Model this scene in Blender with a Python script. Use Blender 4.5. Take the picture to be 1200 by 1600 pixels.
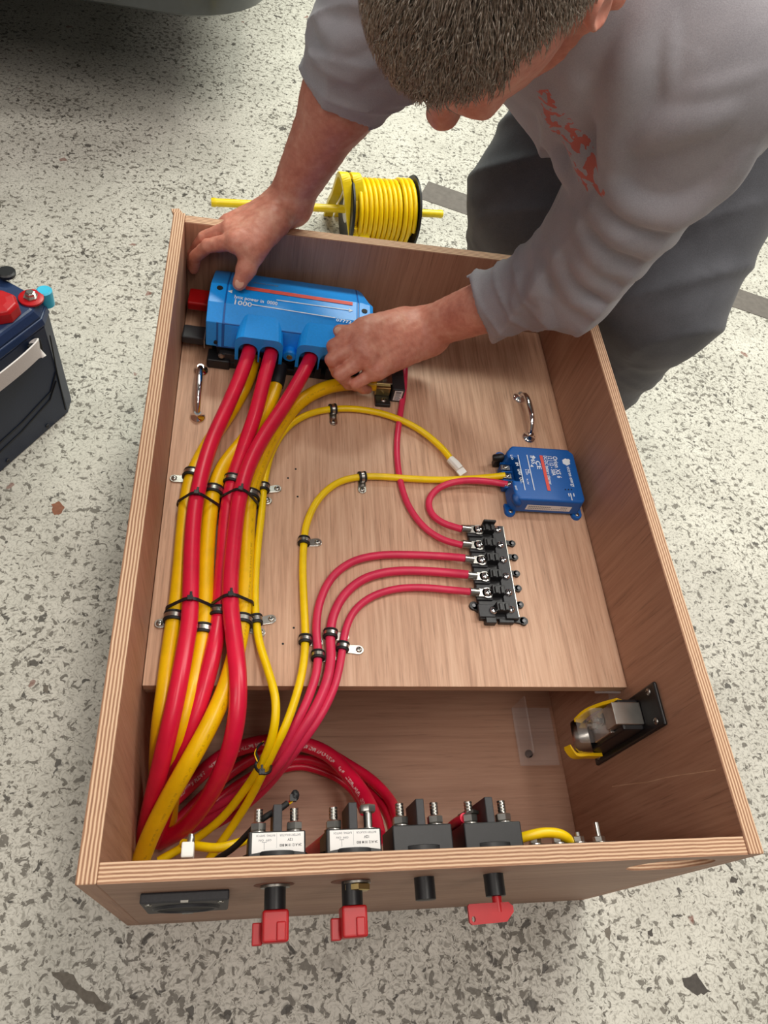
import bpy, bmesh, math, random
import numpy as np
from mathutils import Vector, Matrix

for o in list(bpy.data.objects):
    bpy.data.objects.remove(o, do_unlink=True)
scene = bpy.context.scene
COL = scene.collection
random.seed(7)
rng = np.random.default_rng(7)

# ------------------------------------------------------------------ camera
F_PX = 1144.2
CAM = np.array([0.1103, -0.0763, 1.0632])
ROT = np.array([[0.98008002, -0.04926451, -0.19239584],
                [-0.06340855, 0.8404248, -0.53820582],
                [0.18820868, 0.53968431, 0.82055977]])
cd = bpy.data.cameras.new('camera')
cam = bpy.data.objects.new('camera', cd)
COL.objects.link(cam)
M4 = Matrix([list(ROT[i]) + [CAM[i]] for i in range(3)] + [[0, 0, 0, 1]])
cam.matrix_world = M4
cd.sensor_width = 36.0
cd.sensor_fit = 'AUTO'
cd.lens = F_PX * 36.0 / 1600.0
cd.clip_start = 0.02
scene.camera = cam

# ------------------------------------------------------------------ world, lamps, exposure
world = bpy.data.worlds.new('garage_air')
scene.world = world
world.use_nodes = True
bg = world.node_tree.nodes['Background']
bg.inputs[0].default_value = (1.0, 0.97, 0.93, 1)
bg.inputs[1].default_value = 0.10


def area(name, loc, target, sx, sy, power, col):
    ld = bpy.data.lights.new(name, 'AREA')
    ld.shape = 'RECTANGLE'
    ld.size, ld.size_y = sx, sy
    ld.energy = power
    ld.color = col
    o = bpy.data.objects.new(name, ld)
    COL.objects.link(o)
    o.location = loc
    d = Vector(target) - Vector(loc)
    o.rotation_euler = d.to_track_quat('-Z', 'Y').to_euler()
    return o


# rows of ceiling tubes of the garage
area('ceiling_tube_lamp', (0.9, 2.7, 2.7), (0.7, 2.0, 0.0), 2.4, 0.35, 90, (0.95, 1.0, 0.88))
area('ceiling_tube_lamp', (-1.5, -0.4, 2.7), (-0.9, -0.2, 0.0), 0.35, 2.0, 17, (1.0, 0.93, 0.86))
area('ceiling_tube_lamp', (2.3, 1.3, 2.7), (2.2, 1.3, 0.0), 0.35, 2.4, 42, (1.0, 0.97, 0.90))
area('ceiling_tube_lamp', (0.2, -1.4, 2.7), (0.2, -1.2, 0.0), 2.4, 0.35, 7, (1.0, 0.90, 0.80))
area('ceiling_tube_lamp', (0.6, 0.15, 2.7), (0.5, 0.15, 0.0), 2.4, 0.3, 25, (1.0, 0.93, 0.85))

scene.view_settings.view_transform = 'Standard'
scene.view_settings.look = 'None'
scene.view_settings.exposure = 0.22
scene.view_settings.gamma = 1.0
scene.view_settings.use_curve_mapping = False

# ------------------------------------------------------------------ dimensions (metres)
W, L, H, T = 0.600, 0.832, 0.405, 0.0158     # box outside, wall thickness
ZS = 0.2705                                   # top of the mounting board
YS = 0.206                                    # its front edge
ZF = 0.050                                    # inside floor of the box


def ray(u, v):
    return ROT @ np.array([(u - 600) / F_PX, -(v - 800) / F_PX, -1.0])


def P(u, v, z):
    d = ray(u, v)
    return CAM + d * ((z - CAM[2]) / d[2])


def PD(u, v, dist):
    d = ray(u, v)
    return CAM + d / np.linalg.norm(d) * dist


def PY(u, v, y):
    d = ray(u, v)
    return CAM + d * ((y - CAM[1]) / d[1])


def PX(u, v, x):
    d = ray(u, v)
    return CAM + d * ((x - CAM[0]) / d[0])


# ------------------------------------------------------------------ materials
def lin(c):
    return tuple((x / 12.92 if x <= 0.04045 else ((x + 0.055) / 1.055) ** 2.4) for x in c)


def hx(s):
    s = s.lstrip('#')
    return lin(tuple(int(s[i:i + 2], 16) / 255 for i in (0, 2, 4))) + (1,)


MATS = {}


def newmat(name):
    m = bpy.data.materials.new(name)
    m.use_nodes = True
    nt = m.node_tree
    b = nt.nodes['Principled BSDF']
    MATS[name] = m
    return m, nt, b


def N(nt, typ, **kw):
    n = nt.nodes.new(typ)
    for k, v in kw.items():
        if k == 'op':
            n.operation = v
        elif hasattr(n, k) and k not in ('inputs',):
            setattr(n, k, v)
    return n


def ramp(nt, src, stops, interp='LINEAR'):
    r = nt.nodes.new('ShaderNodeValToRGB')
    r.color_ramp.interpolation = interp
    els = r.color_ramp.elements
    while len(els) < len(stops):
        els.new(0.5)
    for e, (p, c) in zip(els, stops):
        e.position = p
        e.color = c if len(c) == 4 else tuple(c) + (1,)
    nt.links.new(src, r.inputs[0])
    return r


def mixc(nt, fac, a, b, mode='MIX'):
    m = nt.nodes.new('ShaderNodeMix')
    m.data_type = 'RGBA'
    m.blend_type = mode
    for sock, val in ((m.inputs[0], fac), (m.inputs[6], a), (m.inputs[7], b)):
        if hasattr(val, 'is_output') or isinstance(val, bpy.types.NodeSocket):
            nt.links.new(val, sock)
        else:
            sock.default_value = val
    return m.outputs[2]


def math_(nt, op, a, b=None):
    m = nt.nodes.new('ShaderNodeMath')
    m.operation = op
    for i, val in enumerate((a, b)):
        if val is None:
            continue
        if isinstance(val, bpy.types.NodeSocket):
            nt.links.new(val, m.inputs[i])
        else:
            m.inputs[i].default_value = val
    return m.outputs[0]


def coords(nt, scale=(1, 1, 1), kind='Object', rot=(0, 0, 0)):
    tc = nt.nodes.new('ShaderNodeTexCoord')
    mp = nt.nodes.new('ShaderNodeMapping')
    mp.inputs['Scale'].default_value = scale
    mp.inputs['Rotation'].default_value = rot
    nt.links.new(tc.outputs[kind], mp.inputs[0])
    return mp.outputs[0]


def noise(nt, vec, scale, detail=4, rough=0.55, dist=0.0):
    n = nt.nodes.new('ShaderNodeTexNoise')
    n.inputs['Scale'].default_value = scale
    n.inputs['Detail'].default_value = detail
    n.inputs['Roughness'].default_value = rough
    n.inputs['Distortion'].default_value = dist
    nt.links.new(vec, n.inputs['Vector'])
    return n.outputs[0]


def bump(nt, b, height, strength, dist=0.001):
    bp = nt.nodes.new('ShaderNodeBump')
    bp.inputs['Strength'].default_value = strength
    bp.inputs['Distance'].default_value = dist
    nt.links.new(height, bp.inputs['Height'])
    nt.links.new(bp.outputs[0], b.inputs['Normal'])


def plain(name, col, rough=0.5, metal=0.0, var=0.08, nscale=60, coat=0.0, bmp=0.0, sss=0.0, spec=0.5):
    m, nt, b = newmat(name)
    c = hx(col)
    v = coords(nt)
    n = noise(nt, v, nscale, 3)
    lo = tuple(x * (1 - var) for x in c[:3]) + (1,)
    hi = tuple(min(1, x * (1 + var)) for x in c[:3]) + (1,)
    r = ramp(nt, n, [(0.3, lo), (0.7, hi)])
    nt.links.new(r.outputs[0], b.inputs['Base Color'])
    b.inputs['Roughness'].default_value = rough
    b.inputs['Metallic'].default_value = metal
    b.inputs['Specular IOR Level'].default_value = spec
    if coat:
        b.inputs['Coat Weight'].default_value = coat
        b.inputs['Coat Roughness'].default_value = 0.15
    if bmp:
        bump(nt, b, n, bmp)
    if sss:
        b.inputs['Subsurface Weight'].default_value = sss
        b.inputs['Subsurface Radius'].default_value = (0.006, 0.002, 0.001)
        b.inputs['Subsurface Scale'].default_value = 1.0
    return m


def wood(name, col_lo, col_mid, col_hi, axis, rough=0.55, blotch=0.5):
    m, nt, b = newmat(name)
    s = [90, 90, 90]
    s['XYZ'.index(axis)] = 3.2
    v = coords(nt, s)
    g = noise(nt, v, 1.6, 7, 0.68, 0.25)
    s2 = [420, 420, 420]
    s2['XYZ'.index(axis)] = 16
    f = noise(nt, coords(nt, s2), 1.0, 3, 0.6)
    s3 = [14, 14, 14]
    s3['XYZ'.index(axis)] = 1.6
    big = noise(nt, coords(nt, s3), 1.0, 3, 0.5, 0.6)
    mix = math_(nt, 'ADD', math_(nt, 'MULTIPLY', g, 0.62), math_(nt, 'ADD', math_(nt, 'MULTIPLY', f, 0.2), math_(nt, 'MULTIPLY', big, 0.18 * blotch * 2)))
    r = ramp(nt, mix, [(0.34, hx(col_lo)), (0.5, hx(col_mid)), (0.66, hx(col_hi))])
    pore = ramp(nt, f, [(0.28, (0.55, 0.55, 0.55)), (0.40, (1, 1, 1))])
    out = mixc(nt, 0.55, r.outputs[0], pore.outputs[0], 'MULTIPLY')
    nt.links.new(out, b.inputs['Base Color'])
    b.inputs['Roughness'].default_value = rough
    bump(nt, b, mix, 0.18, 0.0006)
    return m


wood('wood_board', '#a57c62', '#ca9f83', '#dfba9e', 'Y')
wood('wood_side', '#9a715b', '#ae836b', '#bc9279', 'Z', blotch=0.7)
wood('wood_front', '#8a6550', '#a27c66', '#b48e78', 'Y', blotch=0.9)
wood('wood_long', '#83624f', '#9f7d69', '#b18f7a', 'X', blotch=0.8)


def ply_edge():
    # stacked veneers across the local X thickness, thin light and dark lines
    m, nt, b = newmat('ply_edge')
    tc = nt.nodes.new('ShaderNodeTexCoord')
    sp = nt.nodes.new('ShaderNodeSeparateXYZ')
    nt.links.new(tc.outputs['Object'], sp.inputs[0])
    wob = noise(nt, coords(nt, (1, 1, 1)), 55, 3)
    x = math_(nt, 'ADD', sp.outputs[0], math_(nt, 'MULTIPLY', math_(nt, 'SUBTRACT', wob, 0.5), 0.0011))
    ph = math_(nt, 'SINE', math_(nt, 'MULTIPLY', x, 2 * math.pi / 0.0031))
    fine = noise(nt, coords(nt, (900, 60, 60)), 1.0, 4, 0.7)
    val = math_(nt, 'ADD', math_(nt, 'MULTIPLY', math_(nt, 'ADD', ph, 1.0), 0.33), math_(nt, 'MULTIPLY', fine, 0.42))
    r = ramp(nt, val, [(0.12, hx('#7f5842')), (0.38, hx('#ad8163')), (0.62, hx('#c79d7e')), (0.85, hx('#dcbb9c'))])
    nt.links.new(r.outputs[0], b.inputs['Base Color'])
    b.inputs['Roughness'].default_value = 0.7
    bump(nt, b, val, 0.35, 0.0008)


ply_edge()


def floor_mat():
    m, nt, b = newmat('worn_painted_concrete')
    v0 = coords(nt)
    wob = nt.nodes.new('ShaderNodeTexNoise')
    wob.inputs['Scale'].default_value = 60
    wob.inputs['Detail'].default_value = 2
    nt.links.new(v0, wob.inputs['Vector'])
    vm = nt.nodes.new('ShaderNodeVectorMath')
    vm.operation = 'MULTIPLY_ADD'
    nt.links.new(wob.outputs[1], vm.inputs[0])
    vm.inputs[1].default_value = (0.018, 0.018, 0)
    nt.links.new(v0, vm.inputs[2])
    v = vm.outputs[0]
    n1 = noise(nt, v, 95, 3, 0.6)
    n2 = noise(nt, v, 42, 3, 0.6)
    n3 = noise(nt, v, 210, 2, 0.5)
    zone = noise(nt, v0, 3.2, 4, 0.6)
    zshift = math_(nt, 'MULTIPLY', math_(nt, 'SUBTRACT', zone, 0.5), 0.22)
    def mask(nn, lo, hi):
        a = math_(nt, 'ADD', nn, zshift)
        r = ramp(nt, a, [(lo, (0, 0, 0)), (hi, (1, 1, 1))])
        return r.outputs[0]
    m1 = mask(n1, 0.565, 0.60)
    m2 = mask(n2, 0.645, 0.67)
    m3 = mask(n3, 0.54, 0.62)
    tone = noise(nt, v0, 9, 4, 0.6)
    base = ramp(nt, tone, [(0.3, hx('#c2beb4')), (0.7, hx('#d8d4ca'))]).outputs[0]
    gr = noise(nt, v, 330, 2, 0.5)
    base = mixc(nt, 0.4, base, ramp(nt, gr, [(0.36, (0.42, 0.40, 0.38)), (0.52, (1, 1, 1))]).outputs[0], 'MULTIPLY')
    c = mixc(nt, math_(nt, 'MULTIPLY', m3, 0.55), base, hx('#7d776c'))
    c = mixc(nt, math_(nt, 'MULTIPLY', m1, 0.85), c, hx('#625c53'))
    c = mixc(nt, math_(nt, 'MULTIPLY', m2, 0.9), c, hx('#45403b'))
    st = noise(nt, v0, 5.5, 5, 0.7)
    stm = ramp(nt, st, [(0.64, (0, 0, 0)), (0.74, (1, 1, 1))]).outputs[0]
    c = mixc(nt, math_(nt, 'MULTIPLY', stm, 0.45), c, hx('#6b6157'))
    rd = noise(nt, v, 27, 1, 0.3)
    rdm = ramp(nt, rd, [(0.775, (0, 0, 0)), (0.79, (1, 1, 1))]).outputs[0]
    c = mixc(nt, math_(nt, 'MULTIPLY', rdm, 0.7), c, hx('#7a4335'))
    nt.links.new(c, b.inputs['Base Color'])
    b.inputs['Roughness'].default_value = 0.55
    hgt = math_(nt, 'ADD', math_(nt, 'MULTIPLY', math_(nt, 'ADD', m1, m2), -0.5), math_(nt, 'MULTIPLY', gr, 0.3))
    bump(nt, b, hgt, 0.5, 0.0012)


floor_mat()


def cable_mat(name, col, rough=0.32):
    m, nt, b = newmat(name)
    c = hx(col)
    v = coords(nt, (1, 1, 1), 'UV')
    n = noise(nt, coords(nt), 35, 4, 0.6)
    lo = tuple(x * 0.86 for x in c[:3]) + (1,)
    r = ramp(nt, n, [(0.3, lo), (0.6, c)])
    scuff = noise(nt, coords(nt), 240, 3, 0.7)
    sm = ramp(nt, scuff, [(0.70, (0, 0, 0)), (0.8, (1, 1, 1))]).outputs[0]
    out = mixc(nt, math_(nt, 'MULTIPLY', sm, 0.35), r.outputs[0], tuple(x * 0.45 for x in c[:3]) + (1,))
    nt.links.new(out, b.inputs['Base Color'])
    b.inputs['Roughness'].default_value = rough
    b.inputs['Subsurface Weight'].default_value = 0.08
    b.inputs['Subsurface Radius'].default_value = (0.003, 0.001, 0.001)
    bump(nt, b, n, 0.05, 0.0006)
    return m


cable_mat('cable_red', '#e0173f')
cable_mat('cable_red_thin', '#dc2f56', 0.4)
cable_mat('cable_yellow', '#f7c300')
cable_mat('cable_yellow_thin', '#fad200', 0.36)


def printed_cable(name, basename, ink, u0, u1):
    # white maker's print running along one side of the cable (flat print)
    m = MATS[basename].copy()
    m.name = name
    MATS[name] = m
    nt = m.node_tree
    b = nt.nodes['Principled BSDF']
    src = b.inputs['Base Color'].links[0].from_socket
    tc = nt.nodes.new('ShaderNodeTexCoord')
    sp = nt.nodes.new('ShaderNodeSeparateXYZ')
    nt.links.new(tc.outputs['UV'], sp.inputs[0])
    a = math_(nt, 'MULTIPLY', math_(nt, 'GREATER_THAN', sp.outputs[1], u0), math_(nt, 'LESS_THAN', sp.outputs[1], u1))
    letters = noise(nt, coords(nt, (420, 14, 1), 'UV'), 1.0, 1, 0.5)
    words = noise(nt, coords(nt, (60, 1, 1), 'UV'), 1.0, 0, 0.5)
    mk = math_(nt, 'MULTIPLY', a, math_(nt, 'MULTIPLY', math_(nt, 'GREATER_THAN', letters, 0.5), math_(nt, 'GREATER_THAN', words, 0.42)))
    out = mixc(nt, math_(nt, 'MULTIPLY', mk, 0.75), src, hx(ink))
    nt.links.new(out, b.inputs['Base Color'])


printed_cable('cable_red_printed', 'cable_red', '#f0d5d5', 0.02, 0.10)
printed_cable('cable_yellow_printed', 'cable_yellow', '#cf9f12', 0.87, 0.91)

plain('blue_cover', '#169af8', 0.33, var=0.05, coat=0.2, bmp=0.03, nscale=400)
plain('blue_case', '#0a5cae', 0.42, var=0.06, bmp=0.05, nscale=500)
plain('blue_dark', '#08488c', 0.5)
plain('black_plastic', '#17171a', 0.42, var=0.2, bmp=0.04, nscale=300)
plain('black_matte', '#0e0e10', 0.7, var=0.2)
plain('charcoal_plastic', '#2b2b2f', 0.5, var=0.15, bmp=0.05, nscale=350)
plain('rubber', '#131315', 0.6, var=0.25)
plain('chrome', '#e8e8ea', 0.06, 1.0, var=0.02)
plain('steel', '#bdbab4', 0.28, 1.0, var=0.1)
plain('zinc', '#9c9a94', 0.38, 1.0, var=0.15)
plain('brass_zinc', '#c9b37a', 0.3, 1.0, var=0.15)
plain('white_nylon', '#e9e7e2', 0.5, var=0.03)
plain('print_white', '#e6eef6', 0.6, var=0.02)
plain('print_red', '#e2574c', 0.6, var=0.03)
plain('print_grey', '#8d8f94', 0.7, var=0.05)
plain('label_white', '#eceae8', 0.45, var=0.02)
plain('red_plastic', '#b50e18', 0.38, var=0.08, sss=0.1)
plain('red_shrink', '#b10f12', 0.35, var=0.08)
plain('battery_case', '#1b2740', 0.45, var=0.15, bmp=0.05, nscale=420)
plain('battery_lid', '#1f3358', 0.4, var=0.12, bmp=0.04, nscale=420)
plain('cyan_plastic', '#36b5d8', 0.4)
plain('webbing', '#dcd6d4', 0.8, var=0.08, nscale=900, bmp=0.3)
plain('yellow_steel', '#f2d414', 0.35, var=0.05, bmp=0.06, nscale=90, coat=0.2)
plain('yellow_plastic', '#f2c30f', 0.4, var=0.05)
plain('car_grey', '#3a3f42', 0.3, var=0.08, coat=0.4)
plain('car_trim', '#101214', 0.6)
plain('tape_strip', '#6a635e', 0.7, var=0.14, nscale=70, bmp=0.2)
plain('chip_dark', '#4a443f', 0.7, var=0.2, nscale=150)
plain('chip_brown', '#8a5a44', 0.8, var=0.15, nscale=150)
plain('chip_grey', '#6f685f', 0.8, var=0.2, nscale=150)
plain('bored_wood', '#7d4f3c', 0.8, var=0.25, nscale=200)
plain('boot_leather', '#2a211b', 0.6, var=0.2, bmp=0.2)


def glass_mat():
    m, nt, b = newmat('clear_plastic')
    v = coords(nt)
    n = noise(nt, v, 30, 2)
    r = ramp(nt, n, [(0.3, (0.86, 0.84, 0.84)), (0.7, (0.95, 0.94, 0.94))])
    nt.links.new(r.outputs[0], b.inputs['Base Color'])
    b.inputs['Alpha'].default_value = 0.10
    b.inputs['Roughness'].default_value = 0.12


glass_mat()


def skin_mat():
    m, nt, b = newmat('skin')
    v = coords(nt)
    n = noise(nt, v, 28, 5, 0.65)
    n2 = noise(nt, v, 160, 4, 0.6)
    r = ramp(nt, math_(nt, 'ADD', math_(nt, 'MULTIPLY', n, 0.7), math_(nt, 'MULTIPLY', n2, 0.3)),
             [(0.32, hx('#bb6f5d')), (0.5, hx('#d08a76')), (0.68, hx('#dea58f'))])
    nt.links.new(r.outputs[0], b.inputs['Base Color'])
    b.inputs['Roughness'].default_value = 0.5
    b.inputs['Subsurface Weight'].default_value = 0.18
    b.inputs['Subsurface Radius'].default_value = (0.006, 0.0022, 0.0012)
    b.inputs['Subsurface Scale'].default_value = 1.0
    n3 = noise(nt, v, 420, 3, 0.6)
    bump(nt, b, math_(nt, 'ADD', n2, math_(nt, 'MULTIPLY', n3, 0.5)), 0.22, 0.001)


skin_mat()
plain('nail', '#dba893', 0.35, var=0.04)


def cloth(name, lo, hi, weave=900, rough=0.85):
    m, nt, b = newmat(name)
    v = coords(nt)
    n = noise(nt, v, 14, 4, 0.6)
    w = noise(nt, v, weave, 2, 0.6)
    r = ramp(nt, math_(nt, 'ADD', math_(nt, 'MULTIPLY', n, 0.6), math_(nt, 'MULTIPLY', w, 0.4)), [(0.35, hx(lo)), (0.65, hx(hi))])
    nt.links.new(r.outputs[0], b.inputs['Base Color'])
    b.inputs['Roughness'].default_value = rough
    b.inputs['Sheen Weight'].default_value = 0.15
    bump(nt, b, math_(nt, 'ADD', w, math_(nt, 'MULTIPLY', n, 1.5)), 0.2, 0.001)
    return m


cloth('shirt_grey', '#97949b', '#aeabb2')


def unit_cross(a, b):
    c = np.cross(a, b)
    return c / np.linalg.norm(c)


def shirt_print(c0, e1, e2):
    # faded orange lettering printed across the chest (flat print)
    m = MATS['shirt_grey']
    nt = m.node_tree
    b = nt.nodes['Principled BSDF']
    src = b.inputs['Base Color'].links[0].from_socket
    tc = nt.nodes.new('ShaderNodeTexCoord')

    def axis(e):
        vs = nt.nodes.new('ShaderNodeVectorMath')
        vs.operation = 'SUBTRACT'
        nt.links.new(tc.outputs['Object'], vs.inputs[0])
        vs.inputs[1].default_value = tuple(c0)
        d = nt.nodes.new('ShaderNodeVectorMath')
        d.operation = 'DOT_PRODUCT'
        nt.links.new(vs.outputs[0], d.inputs[0])
        d.inputs[1].default_value = tuple(e)
        return d.outputs['Value']
    x, y = axis(e1), axis(e2)
    z = axis(unit_cross(e1, e2))
    inx = math_(nt, 'MULTIPLY', math_(nt, 'LESS_THAN', math_(nt, 'ABSOLUTE', x), 0.048), math_(nt, 'LESS_THAN', math_(nt, 'ABSOLUTE', z), 0.035))
    iny = math_(nt, 'LESS_THAN', math_(nt, 'ABSOLUTE', y), 0.016)
    cb = nt.nodes.new('ShaderNodeCombineXYZ')
    nt.links.new(x, cb.inputs[0])
    nt.links.new(y, cb.inputs[1])
    n = noise(nt, cb.outputs[0], 95, 2, 0.5)
    mk = math_(nt, 'MULTIPLY', math_(nt, 'MULTIPLY', inx, iny), math_(nt, 'GREATER_THAN', n, 0.52))
    out = mixc(nt, math_(nt, 'MULTIPLY', mk, 0.8), src, hx('#c8543c'))
    nt.links.new(out, b.inputs['Base Color'])


cloth('trouser_grey', '#4d4e54', '#62636a', 700)


def hair_mat():
    m, nt, b = newmat('hair')
    v = coords(nt, (1, 1, 1))
    n = noise(nt, v, 420, 2, 0.5)
    n2 = noise(nt, v, 18, 3, 0.5)
    r = ramp(nt, math_(nt, 'ADD', math_(nt, 'MULTIPLY', n, 0.75), math_(nt, 'MULTIPLY', n2, 0.25)),
             [(0.30, hx('#6c5d52')), (0.48, hx('#9e8f82')), (0.62, hx('#c4b9ad')), (0.78, hx('#e4ddd4'))])
    nt.links.new(r.outputs[0], b.inputs['Base Color'])
    b.inputs['Roughness'].default_value = 0.5


hair_mat()

# ------------------------------------------------------------------ mesh helpers
def abs_origin(parent):
    r = parent
    while r is not None and r.parent is not None:
        r = r.parent
    if r is not None and r.get('_abs'):
        return np.array(r.location)
    return np.zeros(3)


def V3(p):
    return np.array(p, float)


def unit(v):
    v = np.asarray(v, float)
    return v / (np.linalg.norm(v) + 1e-12)


class MB:
    """collects faces; build() links them as one mesh object"""

    def __init__(s):
        s.v, s.f, s.m, s.uv = [], [], [], {}

    def add(s, vs, fs, mat=0):
        o = len(s.v)
        s.v += [tuple(map(float, p)) for p in vs]
        for f in fs:
            s.f.append([i + o for i in f])
            s.m.append(mat)
        return o

    def box(s, c, size, rot=None, mat=0, taper=1.0):
        hx_, hy, hz = [a / 2 for a in size]
        vs = []
        for z in (-1, 1):
            k = taper if z > 0 else 1.0
            for x, y in ((-1, -1), (1, -1), (1, 1), (-1, 1)):
                p = np.array([x * hx_ * k, y * hy * k, z * hz])
                if rot is not None:
                    p = rot @ p
                vs.append(p + V3(c))
        s.add(vs, [(3, 2, 1, 0), (4, 5, 6, 7), (0, 1, 5, 4), (1, 2, 6, 5), (2, 3, 7, 6), (3, 0, 4, 7)], mat)
        return s

    def span(s, lo, hi, mat=0):
        return s.box([(a + b) / 2 for a, b in zip(lo, hi)], [b - a for a, b in zip(lo, hi)], mat=mat)

    def lathe(s, a, axis, prof, n=20, mat=0, cap=True, phase=0.0):
        """prof: list of (distance along axis, radius)"""
        ax = unit(axis)
        t = np.array([1, 0, 0]) if abs(ax[0]) < 0.8 else np.array([0, 1, 0])
        u = unit(np.cross(ax, t))
        w = np.cross(ax, u)
        vs = []
        for d, r in prof:
            for i in range(n):
                an = 2 * math.pi * i / n + phase
                vs.append(V3(a) + ax * d + (u * math.cos(an) + w * math.sin(an)) * r)
        fs = []
        for k in range(len(prof) - 1):
            for i in range(n):
                j = (i + 1) % n
                fs.append((k * n + i, k * n + j, (k + 1) * n + j, (k + 1) * n + i))
        if cap:
            fs.append(tuple(range(n - 1, -1, -1)))
            fs.append(tuple((len(prof) - 1) * n + i for i in range(n)))
        s.add(vs, fs, mat)
        return s

    def cyl(s, a, b, r, n=16, mat=0, phase=0.0):
        a, b = V3(a), V3(b)
        return s.lathe(a, b - a, [(0, r), (np.linalg.norm(b - a), r)], n, mat, True, phase)

    def tube(s, pts, r, n=12, mat=0, cap=True, uv=True):
        pts = [V3(p) for p in pts]
        rs = r if hasattr(r, '__len__') else [r] * len(pts)
        tg = [unit(pts[min(i + 1, len(pts) - 1)] - pts[max(i - 1, 0)]) for i in range(len(pts))]
        up = np.array([0, 0, 1.0])
        if abs(tg[0][2]) > 0.9:
            up = np.array([0, 1.0, 0])
        u = unit(up - tg[0] * np.dot(up, tg[0]))
        vs, base, ln = [], len(s.f), [0.0]
        for i, p in enumerate(pts):
            if i:
                u = unit(u - tg[i] * np.dot(u, tg[i]))
                ln.append(ln[-1] + np.linalg.norm(p - pts[i - 1]))
            w = np.cross(tg[i], u)
            for k in range(n):
                an = 2 * math.pi * k / n
                vs.append(p + (u * math.cos(an) + w * math.sin(an)) * rs[i])
        fs = []
        for i in range(len(pts) - 1):
            for k in range(n):
                j = (k + 1) % n
                if uv:
                    s.uv[base + len(fs)] = [(ln[i], k / n), (ln[i], (k + 1) / n), (ln[i + 1], (k + 1) / n), (ln[i + 1], k / n)]
                fs.append((i * n + k, i * n + j, (i + 1) * n + j, (i + 1) * n + k))
        if cap:
            fs.append(tuple(range(n - 1, -1, -1)))
            fs.append(tuple((len(pts) - 1) * n + k for k in range(n)))
        s.add(vs, fs, mat)
        return s

    def prism(s, poly, a, e1, e2, e3, depth, mat=0):
        """poly in (e1,e2) from origin a, extruded along e3"""
        a, e1, e2, e3 = map(V3, (a, e1, e2, e3))
        n = len(poly)
        vs = [a + e1 * x + e2 * y for x, y in poly] + [a + e1 * x + e2 * y + e3 * depth for x, y in poly]
        fs = [tuple(range(n - 1, -1, -1)), tuple(range(n, 2 * n))]
        for i in range(n):
            j = (i + 1) % n
            fs.append((i, j, n + j, n + i))
        s.add(vs, fs, mat)
        return s

    def ball(s, c, r, n=12, mat=0, sc=(1, 1, 1), rot=None):
        vs, fs = [], []
        m = n // 2
        for i in range(m + 1):
            th = math.pi * i / m
            for k in range(n):
                ph = 2 * math.pi * k / n
                p = np.array([math.sin(th) * math.cos(ph) * sc[0], math.sin(th) * math.sin(ph) * sc[1], math.cos(th) * sc[2]]) * r
                if rot is not None:
                    p = rot @ p
                vs.append(p + V3(c))
        for i in range(m):
            for k in range(n):
                j = (k + 1) % n
                fs.append((i * n + k, (i + 1) * n + k, (i + 1) * n + j, i * n + j))
        s.add(vs, fs, mat)
        return s

    def build(s, name, mats, parent=None, smooth=False, bevel=0.0, seg=2, angle=35, recalc=True, merge=False):
        if isinstance(mats, str):
            mats = [mats]
        o0 = abs_origin(parent)
        me = bpy.data.meshes.new(name)
        me.from_pydata([tuple(np.array(p) - o0) for p in s.v], [], s.f)
        for mt in mats:
            me.materials.append(MATS[mt])
        if len(mats) > 1:
            me.polygons.foreach_set('material_index', s.m)
        if s.uv:
            ul = me.uv_layers.new(name='UVMap')
            for fi, cs in s.uv.items():
                p = me.polygons[fi]
                for li, c in zip(p.loop_indices, cs):
                    ul.data[li].uv = c
        if recalc or merge:
            bm = bmesh.new()
            bm.from_mesh(me)
            if merge:
                bmesh.ops.remove_doubles(bm, verts=bm.verts, dist=1e-6)
            bmesh.ops.recalc_face_normals(bm, faces=bm.faces)
            bm.to_mesh(me)
            bm.free()
        if smooth:
            me.polygons.foreach_set('use_smooth', [True] * len(me.polygons))
            try:
                me.set_sharp_from_angle(angle=math.radians(angle))
            except Exception:
                pass
        me.update()
        ob = bpy.data.objects.new(name, me)
        COL.objects.link(ob)
        if parent is not None:
            ob.parent = parent
        if bevel:
            md = ob.modifiers.new('bevel', 'BEVEL')
            md.width = bevel
            md.segments = seg
            md.limit_method = 'ANGLE'
            md.angle_limit = math.radians(30)
        return ob


def tag(o, label, cat, group=None, kind=None):
    if label:
        o['label'] = label
    if cat:
        o['category'] = cat
    if group:
        o['group'] = group
    if kind:
        o['kind'] = kind
    return o


def thing(name, label, cat, loc=(0, 0, 0), rot=(0, 0, 0), group=None, absolute=False):
    """an Empty at a thing's base; absolute=True: its parts are given in world coordinates"""
    e = bpy.data.objects.new(name, None)
    COL.objects.link(e)
    e.location = loc
    e.rotation_euler = rot
    e.empty_display_size = 0.02
    e.matrix_world = Matrix.Translation(Vector([float(x) for x in loc]))
    e.rotation_euler = rot
    if absolute:
        e['_abs'] = 1
    tag(e, label, cat, group)
    return e


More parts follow.
